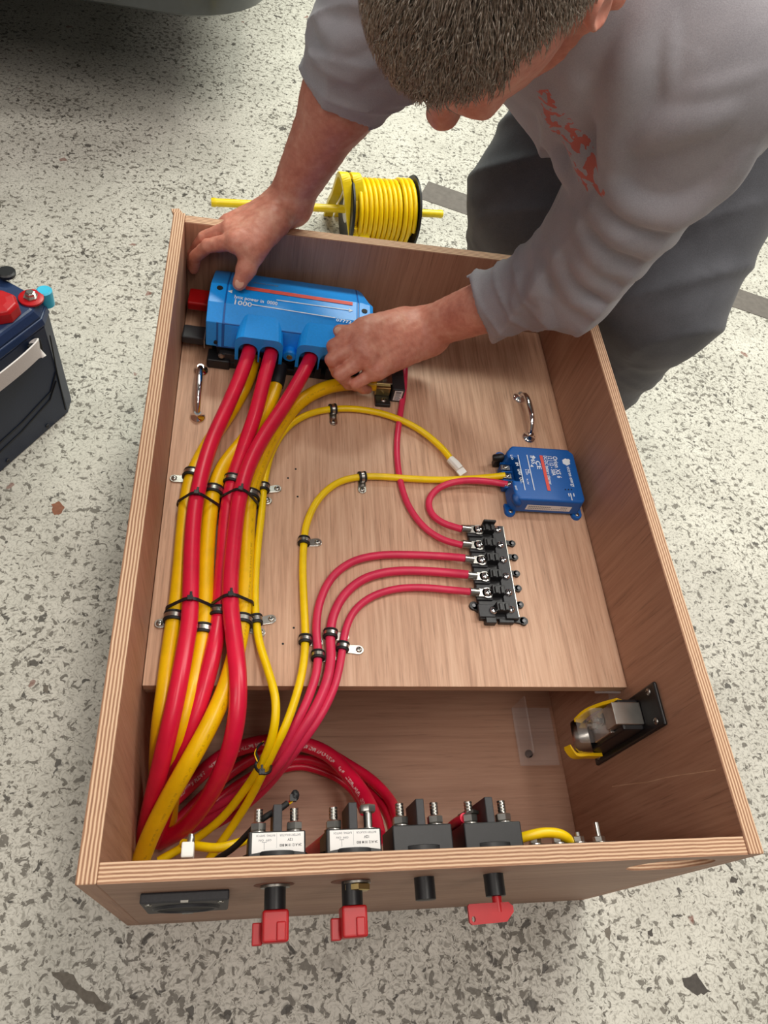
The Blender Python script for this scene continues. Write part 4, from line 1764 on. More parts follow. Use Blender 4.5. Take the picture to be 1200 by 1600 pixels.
cable('rH', 'thin red lead from the third fuse, upper of the three parallel ones',
      [(727, 872, ZS + .0135), (690, 869, ZS + .008), (640, 867, zt_), (590, 868, zt_), (550, 878, zt_), (518, 903, zt_), (499, 943, zt_), (494, 985, zt_), (497, 1020, zt_), (494, 1052, zt_ + .004),
       (480, 1095, .280), (460, 1135, .268), (440, 1172, .245), (415, 1205, .205), (380, 1235, .17), (335, 1262, .14), (290, 1285, .11)], RM, 'cable_red_thin')
cable('rI', 'thin red lead from the fourth fuse, middle of the three parallel ones',
      [(732, 898, ZS + .0135), (700, 895, ZS + .008), (650, 892, zt_), (605, 894, zt_), (566, 906, zt_), (536, 932, zt_), (520, 965, zt_), (516, 995, zt_), (517, 1030, zt_ + .002), (509, 1070, zt_ + .006),
       (490, 1112, .278), (466, 1150, .263), (440, 1190, .235), (405, 1228, .19), (360, 1262, .15), (310, 1290, .12), (270, 1310, .10)], RM * 1.12, 'cable_red_thin')
cable('rJ', 'thin red lead from the fifth fuse, lowest of the three parallel ones',
      [(738, 925, ZS + .0135), (705, 922, ZS + .008), (655, 918, zt_), (615, 921, zt_), (578, 934, zt_), (552, 957, zt_), (540, 985, zt_), (535, 1015, zt_), (530, 1045, zt_ + .003), (520, 1080, .281),
       (500, 1120, .275), (474, 1158, .258), (448, 1192, .228), (415, 1232, .18), (370, 1270, .14), (320, 1298, .11)], RM * .92, 'cable_red_thin')
# loops on the floor of the lower compartment
zb = ZF + 0.012
cable('rK', 'thick red cable with white print looping across the lower compartment',
      [(250, 1270, zb + .02), (300, 1222, zb + .02), (350, 1180, zb + .03), (395, 1163, zb + .035), (435, 1158, zb + .04), (475, 1163, zb + .045), (515, 1180, zb + .05), (550, 1217, zb + .06), (572, 1250, zb + .085), (584, 1280, zb + .13), (590, 1310, .24)], RB, 'cable_red_printed')
cable('rL', 'red cable arching outermost behind the printed loop to the second switch',
      [(270, 1290, zb), (330, 1232, zb + .005), (395, 1185, zb + .01), (455, 1165, zb + .015), (505, 1173, zb + .02), (545, 1195, zb + .025), (580, 1218, zb + .035), (606, 1245, zb + .06), (620, 1275, zb + .12), (626, 1305, .24)], .0068, 'cable_red')
cable('rM', 'thin red cable just inside the printed loop',
      [(290, 1295, zb - .004), (345, 1246, zb - .004), (395, 1212, zb), (440, 1192, zb + .002), (468, 1186, zb + .004), (495, 1190, zb + .006), (525, 1203, zb + .008), (562, 1224, zb + .015), (590, 1250, zb + .04), (608, 1278, zb + .10), (616, 1305, .22)], .0060, 'cable_red')
cable('rN', 'thin red cable lowest and innermost on the compartment floor',
      [(255, 1320, zb - .005), (310, 1278, zb - .005), (360, 1243, zb - .005), (405, 1215, zb - .004), (440, 1202, zb - .004), (470, 1197, zb - .003), (500, 1204, zb - .003), (528, 1216, zb - .003), (552, 1236, zb + .004), (568, 1268, zb + .05)], .0055, 'cable_red')
cable('rP', 'dark red cable end between the two labelled switches',
      [(470, 1345, .20), (490, 1330, .26), (506, 1318, .31), (518, 1308, .335)], RB * .75, 'cable_red')
cable('rQ', 'short red cable with a lug between the two unlabelled switches',
      [(690, 1310, .30), (705, 1292, .325), (716, 1284, .345), (726, 1278, .360)], RT, 'cable_red')
cable('yF', 'short yellow link bowing between the last switch and the bus bar',
      [(806, 1312, .338), (825, 1306, .343), (850, 1301, .345), (875, 1303, .344), (888, 1311, .340), (891, 1322, .33)], RT, 'cable_yellow_thin')
cable('yG', 'yellow cable end lying behind the white terminal',
      [(400, 1305, .20), (370, 1318, .22), (340, 1325, .22), (310, 1322, .21), (286, 1318, .19)], RT, 'cable_yellow_thin')
cable('bA', 'black wire running behind the first labelled switch',
      [(335, 1345, .30), (365, 1325, .32), (390, 1300, .34), (412, 1278, .352), (440, 1262, .352), (449, 1255, .350)], 0.0028, 'rubber')
CABLES['bA'][2].name = 'signal_wire'

# lug and black connector of the wire
o = MB()
w_ = thing('wire_connector', 'tiny black plug on orange wires above the first switch', 'plug', P(455, 1250, .35), absolute=True)
m = MB()
c = P(461, 1243, .352)
m.ball(c, 0.0042, 10, 0, (1.0, 1.3, 0.8))
m.box(P(458, 1247, .352), (0.006, 0.006, 0.005))
m.build('plug', 'black_plastic', w_, smooth=True, angle=40)
m = MB()
m.tube([P(449, 1255, .350), P(453, 1252, .351), P(458, 1249, .352)], 0.0008, 6)
m.tube([P(450, 1257, .350), P(455, 1254, .351), P(460, 1249, .352)], 0.0008, 6, 1)
m.build('wire', ['red_shrink', 'yellow_plastic'], w_)
lg = thing('cable_lug', 'steel cable lug on the left stud of the last switch', 'lug', P(728, 1278, .362), absolute=True)
m = MB()
pa, pb_ = P(720, 1281, .352), P(738, 1271, .361)
m.tube([pa, pa + (pb_ - pa) * .55], 0.0052, 14)
d_ = unit(pb_ - pa)
Rm = np.stack([d_, unit(np.cross((0, 1, 0), d_)), np.array([0, 1.0, 0])], 1)
m.box(pa + (pb_ - pa) * .8, (0.014, 0.012, 0.0025), Rm)
m.build('barrel', 'zinc', lg, smooth=True, angle=40)

# white tape on the free end, black sleeve on one yellow cable
tp = thing('tape_wrap', 'white tape wrapped round the free end of the yellow arch', 'tape', P(714, 728, ZS), absolute=True)
m = MB()
pe = [P(703, 717, zt_ + .004), P(712, 726, zt_ + .004), P(718, 733, zt_ + .003)]
m.tube(pe, [0.0058, 0.0066, 0.0062], 10)
m.build('wrap', 'white_nylon', tp, smooth=True, angle=35)
m = MB()
c = P(721, 737, ZS + 0.009)
dd = unit(pe[2] - pe[1])
Rm = np.stack([dd, unit(np.cross(UP, dd)), unit(np.cross(dd, np.cross(UP, dd)))], 1)
m.box(c, (0.009, 0.0135, 0.0022), Rm)
m.build('tail', 'white_nylon', tp, bevel=0.0005)
sl_ = MB()
sl_.tube([P(438, 572, .292), P(434, 592, .2895), P(431, 603, .2882)], RB * 1.12, 14)
o = sl_.build('heat_shrink', 'rubber', None, smooth=True, angle=40)
tag(o, 'black heat-shrink sleeve on the yellow cable under the distributor', 'sleeve')


# ================================================================== CLAMPS AND TIES
def nearest(key, uv, z):
    path = np.array(CABLES[key][0])
    q = P(uv[0], uv[1], z)
    # nearest in the picture along the cable, measured on the board plane
    i = int(np.argmin(((path[:, :2] - q[:2]) ** 2).sum(1)))
    i = min(max(i, 1), len(path) - 2)
    return path[i], unit(path[i + 1] - path[i - 1])


def clamp(key, uv, tab, label, group, tabpx=None, z=None, wide=0.011):
    """rubber lined steel P-clamp round a cable, its tab screwed to the board"""
    r = CABLES[key][1]
    c, tg = nearest(key, uv, z or zy)
    side = unit(np.cross(UP, tg)) * tab          # +1: left of the running direction
    e = thing('cable_clamp', label, 'clamp', (c[0], c[1], ZS), group=group, absolute=True)
    m = MB()
    ri = r + 0.0002
    m.lathe(c - tg * wide / 2, tg, [(0, ri), (0, ri + 0.0026), (0.0022, ri + 0.0030), (0.003, ri + 0.0020), (wide - 0.003, ri + 0.0020), (wide - 0.0022, ri + 0.0030), (wide, ri + 0.0026), (wide, ri)], 22, cap=False)
    m.build('rubber_lining', 'rubber', e, smooth=True, angle=40)
    m = MB()
    m.lathe(c - tg * (wide / 2 - 0.0031), tg, [(0, ri + 0.0018), (0, ri + 0.0027), (wide - 0.0062, ri + 0.0027), (wide - 0.0062, ri + 0.0018)], 22, cap=False)
    m.build('steel_band', 'steel', e, smooth=True, angle=40)
    if tabpx is not None:
        sc = P(tabpx[0], tabpx[1], ZS + 0.002)
        dv = sc - c
        dv[2] = 0
        dl = np.linalg.norm(dv)
        dv = unit(dv)
    else:
        dv = side.copy()
        dv[2] = 0
        dv = unit(dv)
        dl = r + 0.0115
    sd = np.cross(UP, dv)
    m = MB()
    poly = [(r * 0.3, -0.0048)]
    for k in range(9):
        an = -math.pi / 2 + math.pi * k / 8
        poly.append((dl + 0.0056 * math.cos(an), 0.0056 * math.sin(an)))
    poly.append((r * 0.3, 0.0048))
    base_ = np.array([c[0], c[1], ZS + 0.0004])
    m.prism(poly, base_, dv, sd, UP, 0.0016)
    m.build('tab', 'steel', e, bevel=0.0004)
    screw(e, base_ + dv * dl + UP * 0.0016, UP, 0.0036, 'steel')
    return e


g1 = 'rubber lined clamps in the upper row'
g2 = 'rubber lined clamps in the lower row'
g3 = 'rubber lined clamps on the thin cables'
clamp('yA', (297, 742), 1, 'black rubber clamp on the leftmost yellow cable, upper row', g1, (272, 747))
clamp('yB', (336, 768), -1, 'black rubber clamp on the second yellow cable, upper row', g1)
clamp('rB', (361, 750), 1, 'rubber clamp with shiny band on the red cable, upper row', g1)
clamp('yC', (391, 772), -1, 'black rubber clamp on the third thick yellow cable, upper row', g1, (418, 782))
clamp('yD', (412, 756), -1, 'small clamp on the thin yellow cable, upper row', g1, (433, 763))
clamp('yA', (272, 967), 1, 'black rubber clamp on the leftmost yellow cable, lower row', g2, (249, 974))
clamp('yB', (316, 986), -1, 'black rubber clamp on the second yellow cable, lower row', g2)
clamp('rB', (341, 958), 1, 'rubber clamp with shiny band on the red cable, lower row', g2)
clamp('yC', (379, 973), -1, 'black rubber clamp on the third thick yellow cable, lower row', g2, (407, 988))
clamp('yD', (399, 963), -1, 'small clamp on the thin yellow cable, lower row', g2, (424, 967))
clamp('yD', (521, 639), 1, 'small clamp at the top of the thin yellow arch', g3, (521, 659), wide=0.010)
clamp('yE', (566, 745), 1, 'small clamp on the yellow cable beside the charger lead crossing', g3, (566, 765), wide=0.010)
clamp('yE', (476, 841), 1, 'small clamp halfway down the thin yellow cable', g3, (496, 847), wide=0.010)
clamp('yE', (477, 998), 1, 'small clamp on the yellow cable beside the three red leads', g3, wide=0.010)
clamp('rH', (497, 1020), 1, 'small clamp on the leftmost of the three red leads', g3, wide=0.010)
clamp('rI', (516, 988), 1, 'small clamp on the middle of the three red leads', g3, wide=0.010)
clamp('rJ', (536, 1007), 1, 'small clamp on the rightmost of the three red leads', g3, (561, 1015), wide=0.010)


def tie(label, pts, headpx, r=0.0013, z0=None):
    e = thing('cable_tie', label, 'cable tie', P(*pts[len(pts) // 2]), absolute=True)
    path = spline([P(*p) for p in pts], 6)
    m = MB()
    n_ = len(path)
    m.tube(path, r, 8, uv=False)
    m.build('strap', 'black_plastic', e, smooth=True)
    m = MB()
    c = P(*headpx)
    m.box(c, (0.0062, 0.0060, 0.0048))
    m.span(c + np.array([-0.0012, 0.001, 0.001]), c + np.array([0.0012, 0.007, 0.0028]))
    m.build('head', 'black_plastic', e, bevel=0.0006)
    return e


def hull(pts):
    pts = sorted(map(tuple, pts))
    def half(ps):
        h = []
        for p in ps:
            while len(h) > 1 and (h[-1][0] - h[-2][0]) * (p[1] - h[-2][1]) - (h[-1][1] - h[-2][1]) * (p[0] - h[-2][0]) <= 0:
                h.pop()
            h.append(p)
        return h
    lo_, up_ = half(pts), half(pts[::-1])
    return lo_[:-1] + up_[:-1]


def bundle_tie(label, keys, uv):
    """a strap pulled tight round several cables, in the plane across the first one"""
    c, tg = nearest(keys[0], uv, ZS + 0.028)
    sd = unit(np.cross(UP, tg))
    up_ = np.cross(tg, sd)
    pts = []
    for k in keys:
        path, r, _ = CABLES[k]
        d = np.array([np.dot(p - c, tg) for p in path])
        near_ = np.linalg.norm(np.array(path) - c, axis=1) < 0.12
        i = int(np.argmin(np.where(near_, np.abs(d), 9)))
        w = path[i] - c
        x, y = np.dot(w, sd), np.dot(w, up_)
        for q in range(24):
            an = 2 * math.pi * q / 24
            pts.append((x + (r + 0.0010) * math.cos(an), y + (r + 0.0010) * math.sin(an)))
    hl = hull(pts)
    loop = [c + sd * x + up_ * y for x, y in hl]
    e = thing('cable_tie', label, 'cable tie', c, absolute=True)
    m = MB()
    n_ = len(loop)
    vs, fs = [], []
    cen_ = sum(loop) / n_
    for p_ in loop:
        out = unit(p_ - cen_)
        for a_, b_ in ((-1, 0), (1, 0), (1, 1), (-1, 1)):
            vs.append(p_ + tg * a_ * 0.0019 + out * b_ * 0.0012)
    for k in range(n_):
        k2 = (k + 1) % n_
        for j in range(4):
            j2 = (j + 1) % 4
            fs.append((k * 4 + j, k * 4 + j2, k2 * 4 + j2, k2 * 4 + j))
    m.add(vs, fs)
    m.build('strap', 'black_plastic', e, smooth=True, angle=40)
    m = MB()
    top = c + up_ * (CABLES[keys[0]][1] + 0.003)
    Rm = np.stack([sd, tg, up_], 1)
    m.box(top, (0.0062, 0.0056, 0.0046), Rm)
    m.box(top + sd * 0.001 - tg * 0.0045 + up_ * 0.001, (0.0028, 0.006, 0.0012), Rm)
    m.build('head', 'black_plastic', e, bevel=0.0006)
    return e


bundle_tie('black tie round the left cable bundle, upper', ['rA', 'yA', 'yB'], (308, 776))
bundle_tie('black tie round the left cable bundle, lower', ['rA', 'yA', 'yB'], (298, 942))
bundle_tie('black tie round the right cable bundle, upper', ['rC', 'rB', 'yC'], (376, 772))
bundle_tie('black tie round the right cable bundle, lower', ['rC', 'rB', 'yC'], (360, 934))
tie('black tie gathering the thin cables below the board edge',
    [(404, 1185, .25), (399, 1196, .25), (404, 1205, .256), (413, 1209, .256), (421, 1206, .252), (424, 1197, .245)], (409, 1206, .257), 0.0016)
tl = MB()
tl.tube(spline([P(404, 1185, .25), P(400, 1176, .25), P(404, 1166, .245), P(411, 1160, .235)], 6), 0.0013, 6)
tl.tube(spline([P(402, 1190, .252), P(398, 1178, .252), P(402, 1168, .247), P(412, 1158, .235)], 6), 0.0006, 6, 1)
o = tl.build('signal_wire', ['rubber', 'yellow_plastic'], None, smooth=True)
tag(o, 'loose black and orange signal wires looping above the lower tie', 'wire')

# ================================================================== BEHIND AND BESIDE THE BOX
# ---- yellow cable drum on its rod -------------------------------------------------------
za = 0.079
ra_, rb_ = P(330, 316, za), P(691, 334.5, za)
rd = unit(rb_ - ra_)
rf = np.array([rd[1], -rd[0], 0])            # towards the camera
reel = thing('cable_drum', 'black cable drum wound with yellow cable behind the box', 'cable drum', ((ra_ + rb_) / 2 * np.array([1, 1, 0])), absolute=True)
cr = P(643, 332, za)                          # right flange centre
cl = P(541, 327, za)
wid = np.linalg.norm(cr - cl)
m = MB()
m.lathe(cr, rd, [(-0.004, 0.020), (-0.004, 0.077), (0.0, 0.078), (0.001, 0.076), (0.001, 0.010)], 48)
m.lathe(cl, rd, [(-0.002, 0.010), (-0.002, 0.076), (0.0, 0.078), (0.004, 0.077), (0.004, 0.020)], 48)
m.cyl(cl, cr, 0.034, 32)
m.build('spool', 'black_plastic', reel, smooth=True, angle=30)
m = MB()
turns, rw_ = 12, 0.0052
pts = []
for layer, rad in ((0, 0.052), (1, 0.0625)):
    nturn = turns
    for k in range(nturn * 28 + 1):
        an = 2 * math.pi * k / 28
        t_ = k / (nturn * 28)
        if layer:
            t_ = 1 - t_
        x_ = 0.010 + (wid - 0.020) * t_
        pts.append(cl + rd * x_ + (rf * math.cos(an) + UP * math.sin(an)) * (rad + (0.004 if layer and t_ > 0.80 else 0)))
m.tube(pts, rw_, 8)
o = m.build('wound_cable', 'cable_yellow_thin', reel, smooth=True, angle=60)
m = MB()
m.lathe(cl - rd * 0.0025, rd, [(0, 0.028), (0.0004, 0.028)], 24)
m.build('drum_label', 'label_white', reel)

st = thing('drum_stand', 'yellow steel rod and bent frame carrying the cable drum', 'stand', ra_ * np.array([1, 1, 0]), absolute=True)
m = MB()
m.lathe(ra_, rd, [(0, 0.0085), (0.004, 0.0095), (0.009, 0.0095), (0.010, 0.0085), (0.016, 0.0085), (np.linalg.norm(rb_ - ra_) - 0.012, 0.0085), (np.linalg.norm(rb_ - ra_) - 0.004, 0.0095), (np.linalg.norm(rb_ - ra_), 0.0085)], 18)
m.build('rod', 'yellow_steel', st, smooth=True, angle=35)


def flatbar(m, path, wv, half_w, half_t):
    n_ = len(path)
    vs, fs = [], []
    for k, p_ in enumerate(path):
        tg_ = unit(path[min(k + 1, n_ - 1)] - path[max(k - 1, 0)])
        w1 = unit(wv - tg_ * np.dot(wv, tg_))
        w2 = np.cross(tg_, w1)
        for a_, b_ in ((-1, -1), (1, -1), (1, 1), (-1, 1)):
            vs.append(p_ + w1 * a_ * half_w + w2 * b_ * half_t)
    for k in range(n_ - 1):
        for j in range(4):
            q_ = (j + 1) % 4
            fs.append((k * 4 + j, k * 4 + q_, k * 4 + 4 + q_, k * 4 + 4 + j))
    fs += [(3, 2, 1, 0), tuple((n_ - 1) * 4 + j for j in range(4))]
    m.add(vs, fs)


ca_ = P(536, 326, za)
for off, nm in ((-0.011, 'frame_bar'), (0.014, 'frame_bar')):
    m = MB()
    c0 = ca_ + rd * off
    dirf = rf
    prof2 = [(-0.085, -za + 0.001), (-0.066, -za + 0.05), (-0.040, 0.010), (-0.018, 0.062), (-0.006, 0.078), (0.006, 0.080), (0.018, 0.066), (0.050, 0.004), (0.078, -za + 0.03), (0.092, -za + 0.001)]
    pth = spline([c0 + rf * a_ + UP * b_ + rd * (0.42 * max(a_, 0)) for a_, b_ in prof2], 5)
    flatbar(m, pth, rd, 0.0105, 0.0055)
    m.build(nm, 'yellow_steel', st, bevel=0.0015)

# ---- navy battery at the left --------------------------------------------------------------
BC = np.array([-0.180, 0.818, 0])
da, db = np.array([-0.5219, -0.8530, 0]), np.array([-0.8530, 0.5219, 0])
bt = thing('battery', 'dark navy lithium battery with red terminals beside the box', 'battery', BC, absolute=True)
hb = 0.236


def bp(a_, b_, z):
    return BC + da * a_ + db * b_ + UP * z


def planpoly(ins, z, A=0.33, Bw=0.19, chm=0.026):
    return [bp(ins + chm, ins, z), bp(A - ins, ins, z), bp(A - ins, Bw - ins, z), bp(ins, Bw - ins, z), bp(ins, ins + chm * 0.55, z)]


m = MB()
loft2(m, planpoly(0.0, 0.0), planpoly(0.002, hb - 0.032))
m.build('case', 'battery_case', bt, bevel=0.003)
m = MB()
loft2(m, planpoly(0.0005, hb - 0.0315), planpoly(0.0025, hb - 0.018))
m.build('lid_rim', 'battery_lid', bt, bevel=0.002)
m = MB()
loft2(m, planpoly(0.003, hb - 0.0178), planpoly(0.010, hb))
m.build('lid', 'battery_lid', bt, bevel=0.004)
# raised lines pressed into the near side
m = MB()
for seg in ([(0.030, 0.105), (0.050, 0.075), (0.120, 0.062), (0.20, 0.058)], [(0.034, 0.088), (0.056, 0.060), (0.125, 0.045), (0.20, 0.040)], [(0.024, 0.182), (0.028, 0.110), (0.030, 0.012)]):
    for (a0, z0), (a1, z1) in zip(seg[:-1], seg[1:]):
        p0, p1 = bp(a0, -0.0003, z0), bp(a1, -0.0003, z1)
        m.cyl(p0, p1, 0.0011, 6)
m.build('pressed_line', 'black_matte', bt)
for a_, z_ in ((0.075, 0.012), (0.165, 0.012)):
    screw(bt, bp(a_, -0.0005, z_), -db, 0.0035, 'charcoal_plastic')
c = P(49, 467, hb)
m = MB()
m.lathe(c, UP, [(0, 0.0178), (0.003, 0.0178), (0.004, 0.0155), (0.004, 0.010)], 28)
m.build('terminal_ring', 'red_plastic', bt, smooth=True, angle=40)
m = MB()
m.lathe(c + UP * 0.004, UP, [(0, 0.0105), (0.002, 0.0105), (0.002, 0.0075), (0.008, 0.0075), (0.0085, 0.005), (0.010, 0.005)], 6)
m.build('terminal_bolt', 'steel', bt)
c = P(2, 488, hb)
m = MB()
m.lathe(c, UP, [(0, 0.028), (0.016, 0.027), (0.021, 0.024), (0.022, 0.012)], 8)
m.build('terminal_cap', 'red_plastic', bt, bevel=0.002)
c = P(12, 434, hb)
m = MB()
m.lathe(c, UP, [(0, 0.005), (0.006, 0.005), (0.006, 0.013), (0.011, 0.0135), (0.013, 0.011)], 20)
m.build('black_knob', 'black_plastic', bt, smooth=True, angle=35)
c = P(70, 459, hb - 0.004)
m = MB()
m.lathe(c, UP, [(-0.02, 0.011), (0.006, 0.0115), (0.008, 0.009), (0.008, 0.004)], 20)
m.build('blue_cap', 'cyan_plastic', bt, smooth=True, angle=35)
m = MB()
q0, q1 = P(48, 509, hb - 0.010), P(-60, 560, hb + 0.012)
q0 = bp(0.060, -0.004, hb - 0.048)
arc = spline([q0 + UP * -0.008, q0 + UP * 0.004 - db * 0.010, bp(0.10, -0.024, hb - 0.036), bp(0.17, -0.024, hb - 0.036), bp(0.235, -0.010, hb - 0.045), bp(0.245, -0.004, hb - 0.055)], 6)
flatbar(m, arc, UP, 0.0145, 0.0012)
m.build('strap', 'webbing', bt, bevel=0.0005)
for a_ in (0.058, 0.238):
    m = MB()
    p_ = bp(a_, -0.003, hb - 0.054)
    Rm = np.stack([da, -db, UP], 1)
    m.box(p_, (0.022, 0.006, 0.026), Rm)
    m.build('strap_bracket', 'black_matte', bt, bevel=0.001)

# ---- parked car at the far left ---------------------------------------------------------------
car = thing('car', 'front corner of a dark grey car parked behind on the left', 'car', (-0.9, 3.6, 0), absolute=True)
fn, sn = unit((0.03, -1.0, 0)), unit((1.0, 0.03, 0))
R0c = 0.22
cc = P(268, 30, 0.27) - fn * (R0c - 0.03)                # centre of the corner arc
cc[2] = 0.0


def car_ring(z, inset, A=1.75, Bc=3.9):
    r = R0c - inset
    pts = []
    # corners: near (cc), along the front (away from sn), rear
    c2 = cc - sn * (A - 2 * R0c)
    c3 = c2 - fn * (Bc - 2 * R0c)
    c4 = cc - fn * (Bc - 2 * R0c)
    for c_, e0, e1 in ((cc, fn, sn), (c4, sn, -fn), (c3, -fn, -sn), (c2, -sn, fn)):
        for k in range(9):
            an = math.pi / 2 * k / 8
            pts.append(c_ + (e0 * math.cos(an) + e1 * math.sin(an)) * r + UP * z)
    return pts


lv = [(0.27, 0.05), (0.29, 0.012), (0.36, 0.0), (0.50, 0.0), (0.58, 0.015), (0.72, 0.02), (0.92, 0.04), (1.02, 0.10)]
m = MB()
rings = [car_ring(z, i_) for z, i_ in lv]
nr = len(rings[0])
allv = [p_ for r_ in rings for p_ in r_]
fs = []
for k in range(len(rings) - 1):
    for j in range(nr):
        q_ = (j + 1) % nr
        fs.append((k * nr + j, k * nr + q_, (k + 1) * nr + q_, (k + 1) * nr + j))
fs.append(tuple(range(nr - 1, -1, -1)))
fs.append(tuple((len(rings) - 1) * nr + j for j in range(nr)))
m.add(allv, fs)
m.build('body', 'car_grey', car, smooth=True, angle=40)
m = MB()
cab = [[cc - sn * (0.10 + i_) - fn * (0.75 + i_ * 2) + UP * z, cc - sn * (0.10 + i_) - fn * (2.9 - i_) + UP * z,
        cc - sn * (0.97 - i_) - fn * (2.9 - i_) + UP * z, cc - sn * (0.97 - i_) - fn * (0.75 + i_ * 2) + UP * z] for z, i_ in ((1.01, 0.0), (1.55, 0.16))]
loft2(m, cab[0], cab[1])
m.build('cabin', 'car_trim', car, bevel=0.06, seg=3)
for a_, b_ in ((-0.12, 0.95), (-0.12, 2.75)):
    m = MB()
    wc = cc + sn * (R0c - 0.05) - fn * b_ + UP * 0.31
    wc[2] = 0.31
    m.lathe(wc - sn * 0.21, sn, [(0, 0.20), (0, 0.30), (0.02, 0.31), (0.18, 0.31), (0.20, 0.30), (0.20, 0.20)], 36)
    m.build('tyre', 'rubber', car, smooth=True, angle=40)
    m = MB()
    m.lathe(wc - sn * 0.02, sn, [(0, 0.20), (0.015, 0.19), (0.02, 0.05)], 24)
    m.build('wheel_rim', 'zinc', car, smooth=True, angle=40)
m = MB()
pth = [cc - sn * 0.13 + (fn * math.cos(an) + sn * math.sin(an)) * (R0c + 0.002) + UP * 0.31 for an in [math.radians(q_) for q_ in range(-8, 12, 4)]]
m.tube(pth, 0.006, 8)
m.build('bumper_trim', 'steel', car, smooth=True)

# ================================================================== THE MAN
man = thing('person', 'man in grey long-sleeved shirt and trousers bending over the box', 'person', (0.70, 0.95, 0), absolute=True)
shL, shR = PD(1135, 95, 0.80), np.array([0.275, 0.815, 0.845])
elL, elR = PD(888, 432, 0.985), PD(578, 66, 1.02)
wrL, wrR = P(668, 512, 0.352), P(452, 312, 0.425)
mid = (shL + shR) / 2
pel = np.array([0.715, 1.00, 0.70])
hpR, hpL = pel + np.array([-0.075, 0.075, -0.01]), pel + np.array([0.070, -0.075, -0.01])
knR, knL = np.array([0.542, 0.985, 0.40]), np.array([0.705, 0.745, 0.42])
anR, anL = np.array([0.60, 1.07, 0.085]), np.array([0.765, 0.86, 0.085])
hd = PD(774, -58, 0.69)                        # head centre
hc_ = unit(ROT @ np.array([-0.40, -0.50, 0.77]))   # crown direction
hf_ = ROT @ np.array([-0.38, -0.64, -0.67])
hf_ = unit(hf_ - hc_ * np.dot(hc_, hf_))       # face direction
hl_ = np.cross(hc_, hf_)                       # his left
print('left ear dir', hl_, 'bones', np.linalg.norm(shL - elL), np.linalg.norm(elL - wrL), np.linalg.norm(shR - elR), np.linalg.norm(elR - wrR), 'shoulders', np.linalg.norm(shL - shR))


def hp(l_, f_, c_):
    return hd + hl_ * l_ + hf_ * f_ + hc_ * c_


body = []
# head
body += [ell(hp(0, -0.004, 0.030), (hl_, hf_, hc_), (0.077, 0.098, 0.085), 0.02),
         ell(hp(0, 0.030, -0.020), (hl_, hf_, hc_), (0.062, 0.066, 0.085), 0.03),
         cap(hp(0, 0.052, -0.088), hp(0, 0.060, -0.075), 0.028, 0.026, 0.03),               # chin
         cap(hp(0, 0.092, 0.000), hp(0, 0.113, -0.035), 0.010, 0.0155, 0.014),              # nose
         cap(hp(-0.040, 0.082, 0.013), hp(0.040, 0.082, 0.013), 0.012, 0.012, 0.014),       # brow
         cap(hp(-0.020, 0.088, -0.060), hp(0.020, 0.088, -0.060), 0.0085, 0.0085, 0.010),   # mouth
         ]
body += [ell(hp(-0.032, 0.094, -0.005), (hl_, hf_, hc_), (0.016, 0.010, 0.010), 0.008, sub=True),
         ell(hp(0.032, 0.094, -0.005), (hl_, hf_, hc_), (0.016, 0.010, 0.010), 0.008, sub=True)]
for sg in (-1, 1):
    ec = hp(sg * 0.080, -0.012, -0.012)
    body += [ell(ec, (hl_ + hf_ * (-0.45) * sg, hf_ + hl_ * 0.45 * sg, hc_), (0.0095, 0.020, 0.034), 0.010),
             ell(ec + hl_ * sg * 0.010 + hf_ * 0.004, (hl_, hf_, hc_), (0.006, 0.010, 0.020), 0.005, sub=True)]
# neck and torso core hidden by the shirt
nb = mid + (hd - mid) * 0.25
body += [cap(hp(0, -0.030, -0.060), nb, 0.056, 0.062, 0.03),
         cap(nb, mid, 0.065, 0.085, 0.05), cap(mid + (shL - mid) * .75, mid + (shR - mid) * .75, 0.07, 0.07, 0.05),
         cap(mid, pel, 0.095, 0.105, 0.06)]


def arm(sh, el, wr, bulge):
    a = unit(wr - el)
    return [cap(sh, el, 0.050, 0.042, 0.03), cap(el, el + (wr - el) * 0.32, 0.039 * bulge, 0.041 * bulge, 0.02),
            cap(el + (wr - el) * 0.30, wr, 0.041 * bulge, 0.0290, 0.02)]


# ---------------------------------------------------------------- hands
def finger(pts, radii, k=0.004):
    return [cap(pts[i], pts[i + 1], radii[i], radii[i + 1], k) for i in range(len(pts) - 1)]


hand_prims, nails = [], []
fr = [0.0108, 0.0100, 0.0090, 0.0076]
# --- his left hand (right in the picture), back of the hand up, fingers hooked over the cover's front
kn = [P(570, 513, .372), P(566, 532, .372), P(574, 556, .362), P(590, 578, .346)]       # knuckles index..little
pip = [P(521, 541, .362), P(519, 562, .352), P(532, 585, .340), P(556, 599, .328)]
dip = [P(524, 561, .336), P(527, 581, .326), P(545, 599, .316), P(566, 607, .308)]
tip = [P(534, 570, .314), P(538, 589, .306), P(556, 604, .298), P(575, 609, .293)]
wl = wrL
palm = []
nrm = unit(np.cross(kn[0] - wl, kn[3] - wl))
if nrm[2] < 0:
    nrm = -nrm
wrist_pts = [wl + (kn[i] - kn[1]) * 0.42 for i in range(4)]
for i in range(4):
    palm.append(cap(wrist_pts[i] - nrm * 0.004, kn[i] - nrm * 0.004, 0.0195, 0.0150 - 0.0006 * i, 0.020))
palm.append(cap(wl - nrm * 0.012, (kn[1] + kn[2]) / 2 - nrm * 0.016, 0.020, 0.014, 0.018))
hand_prims += palm
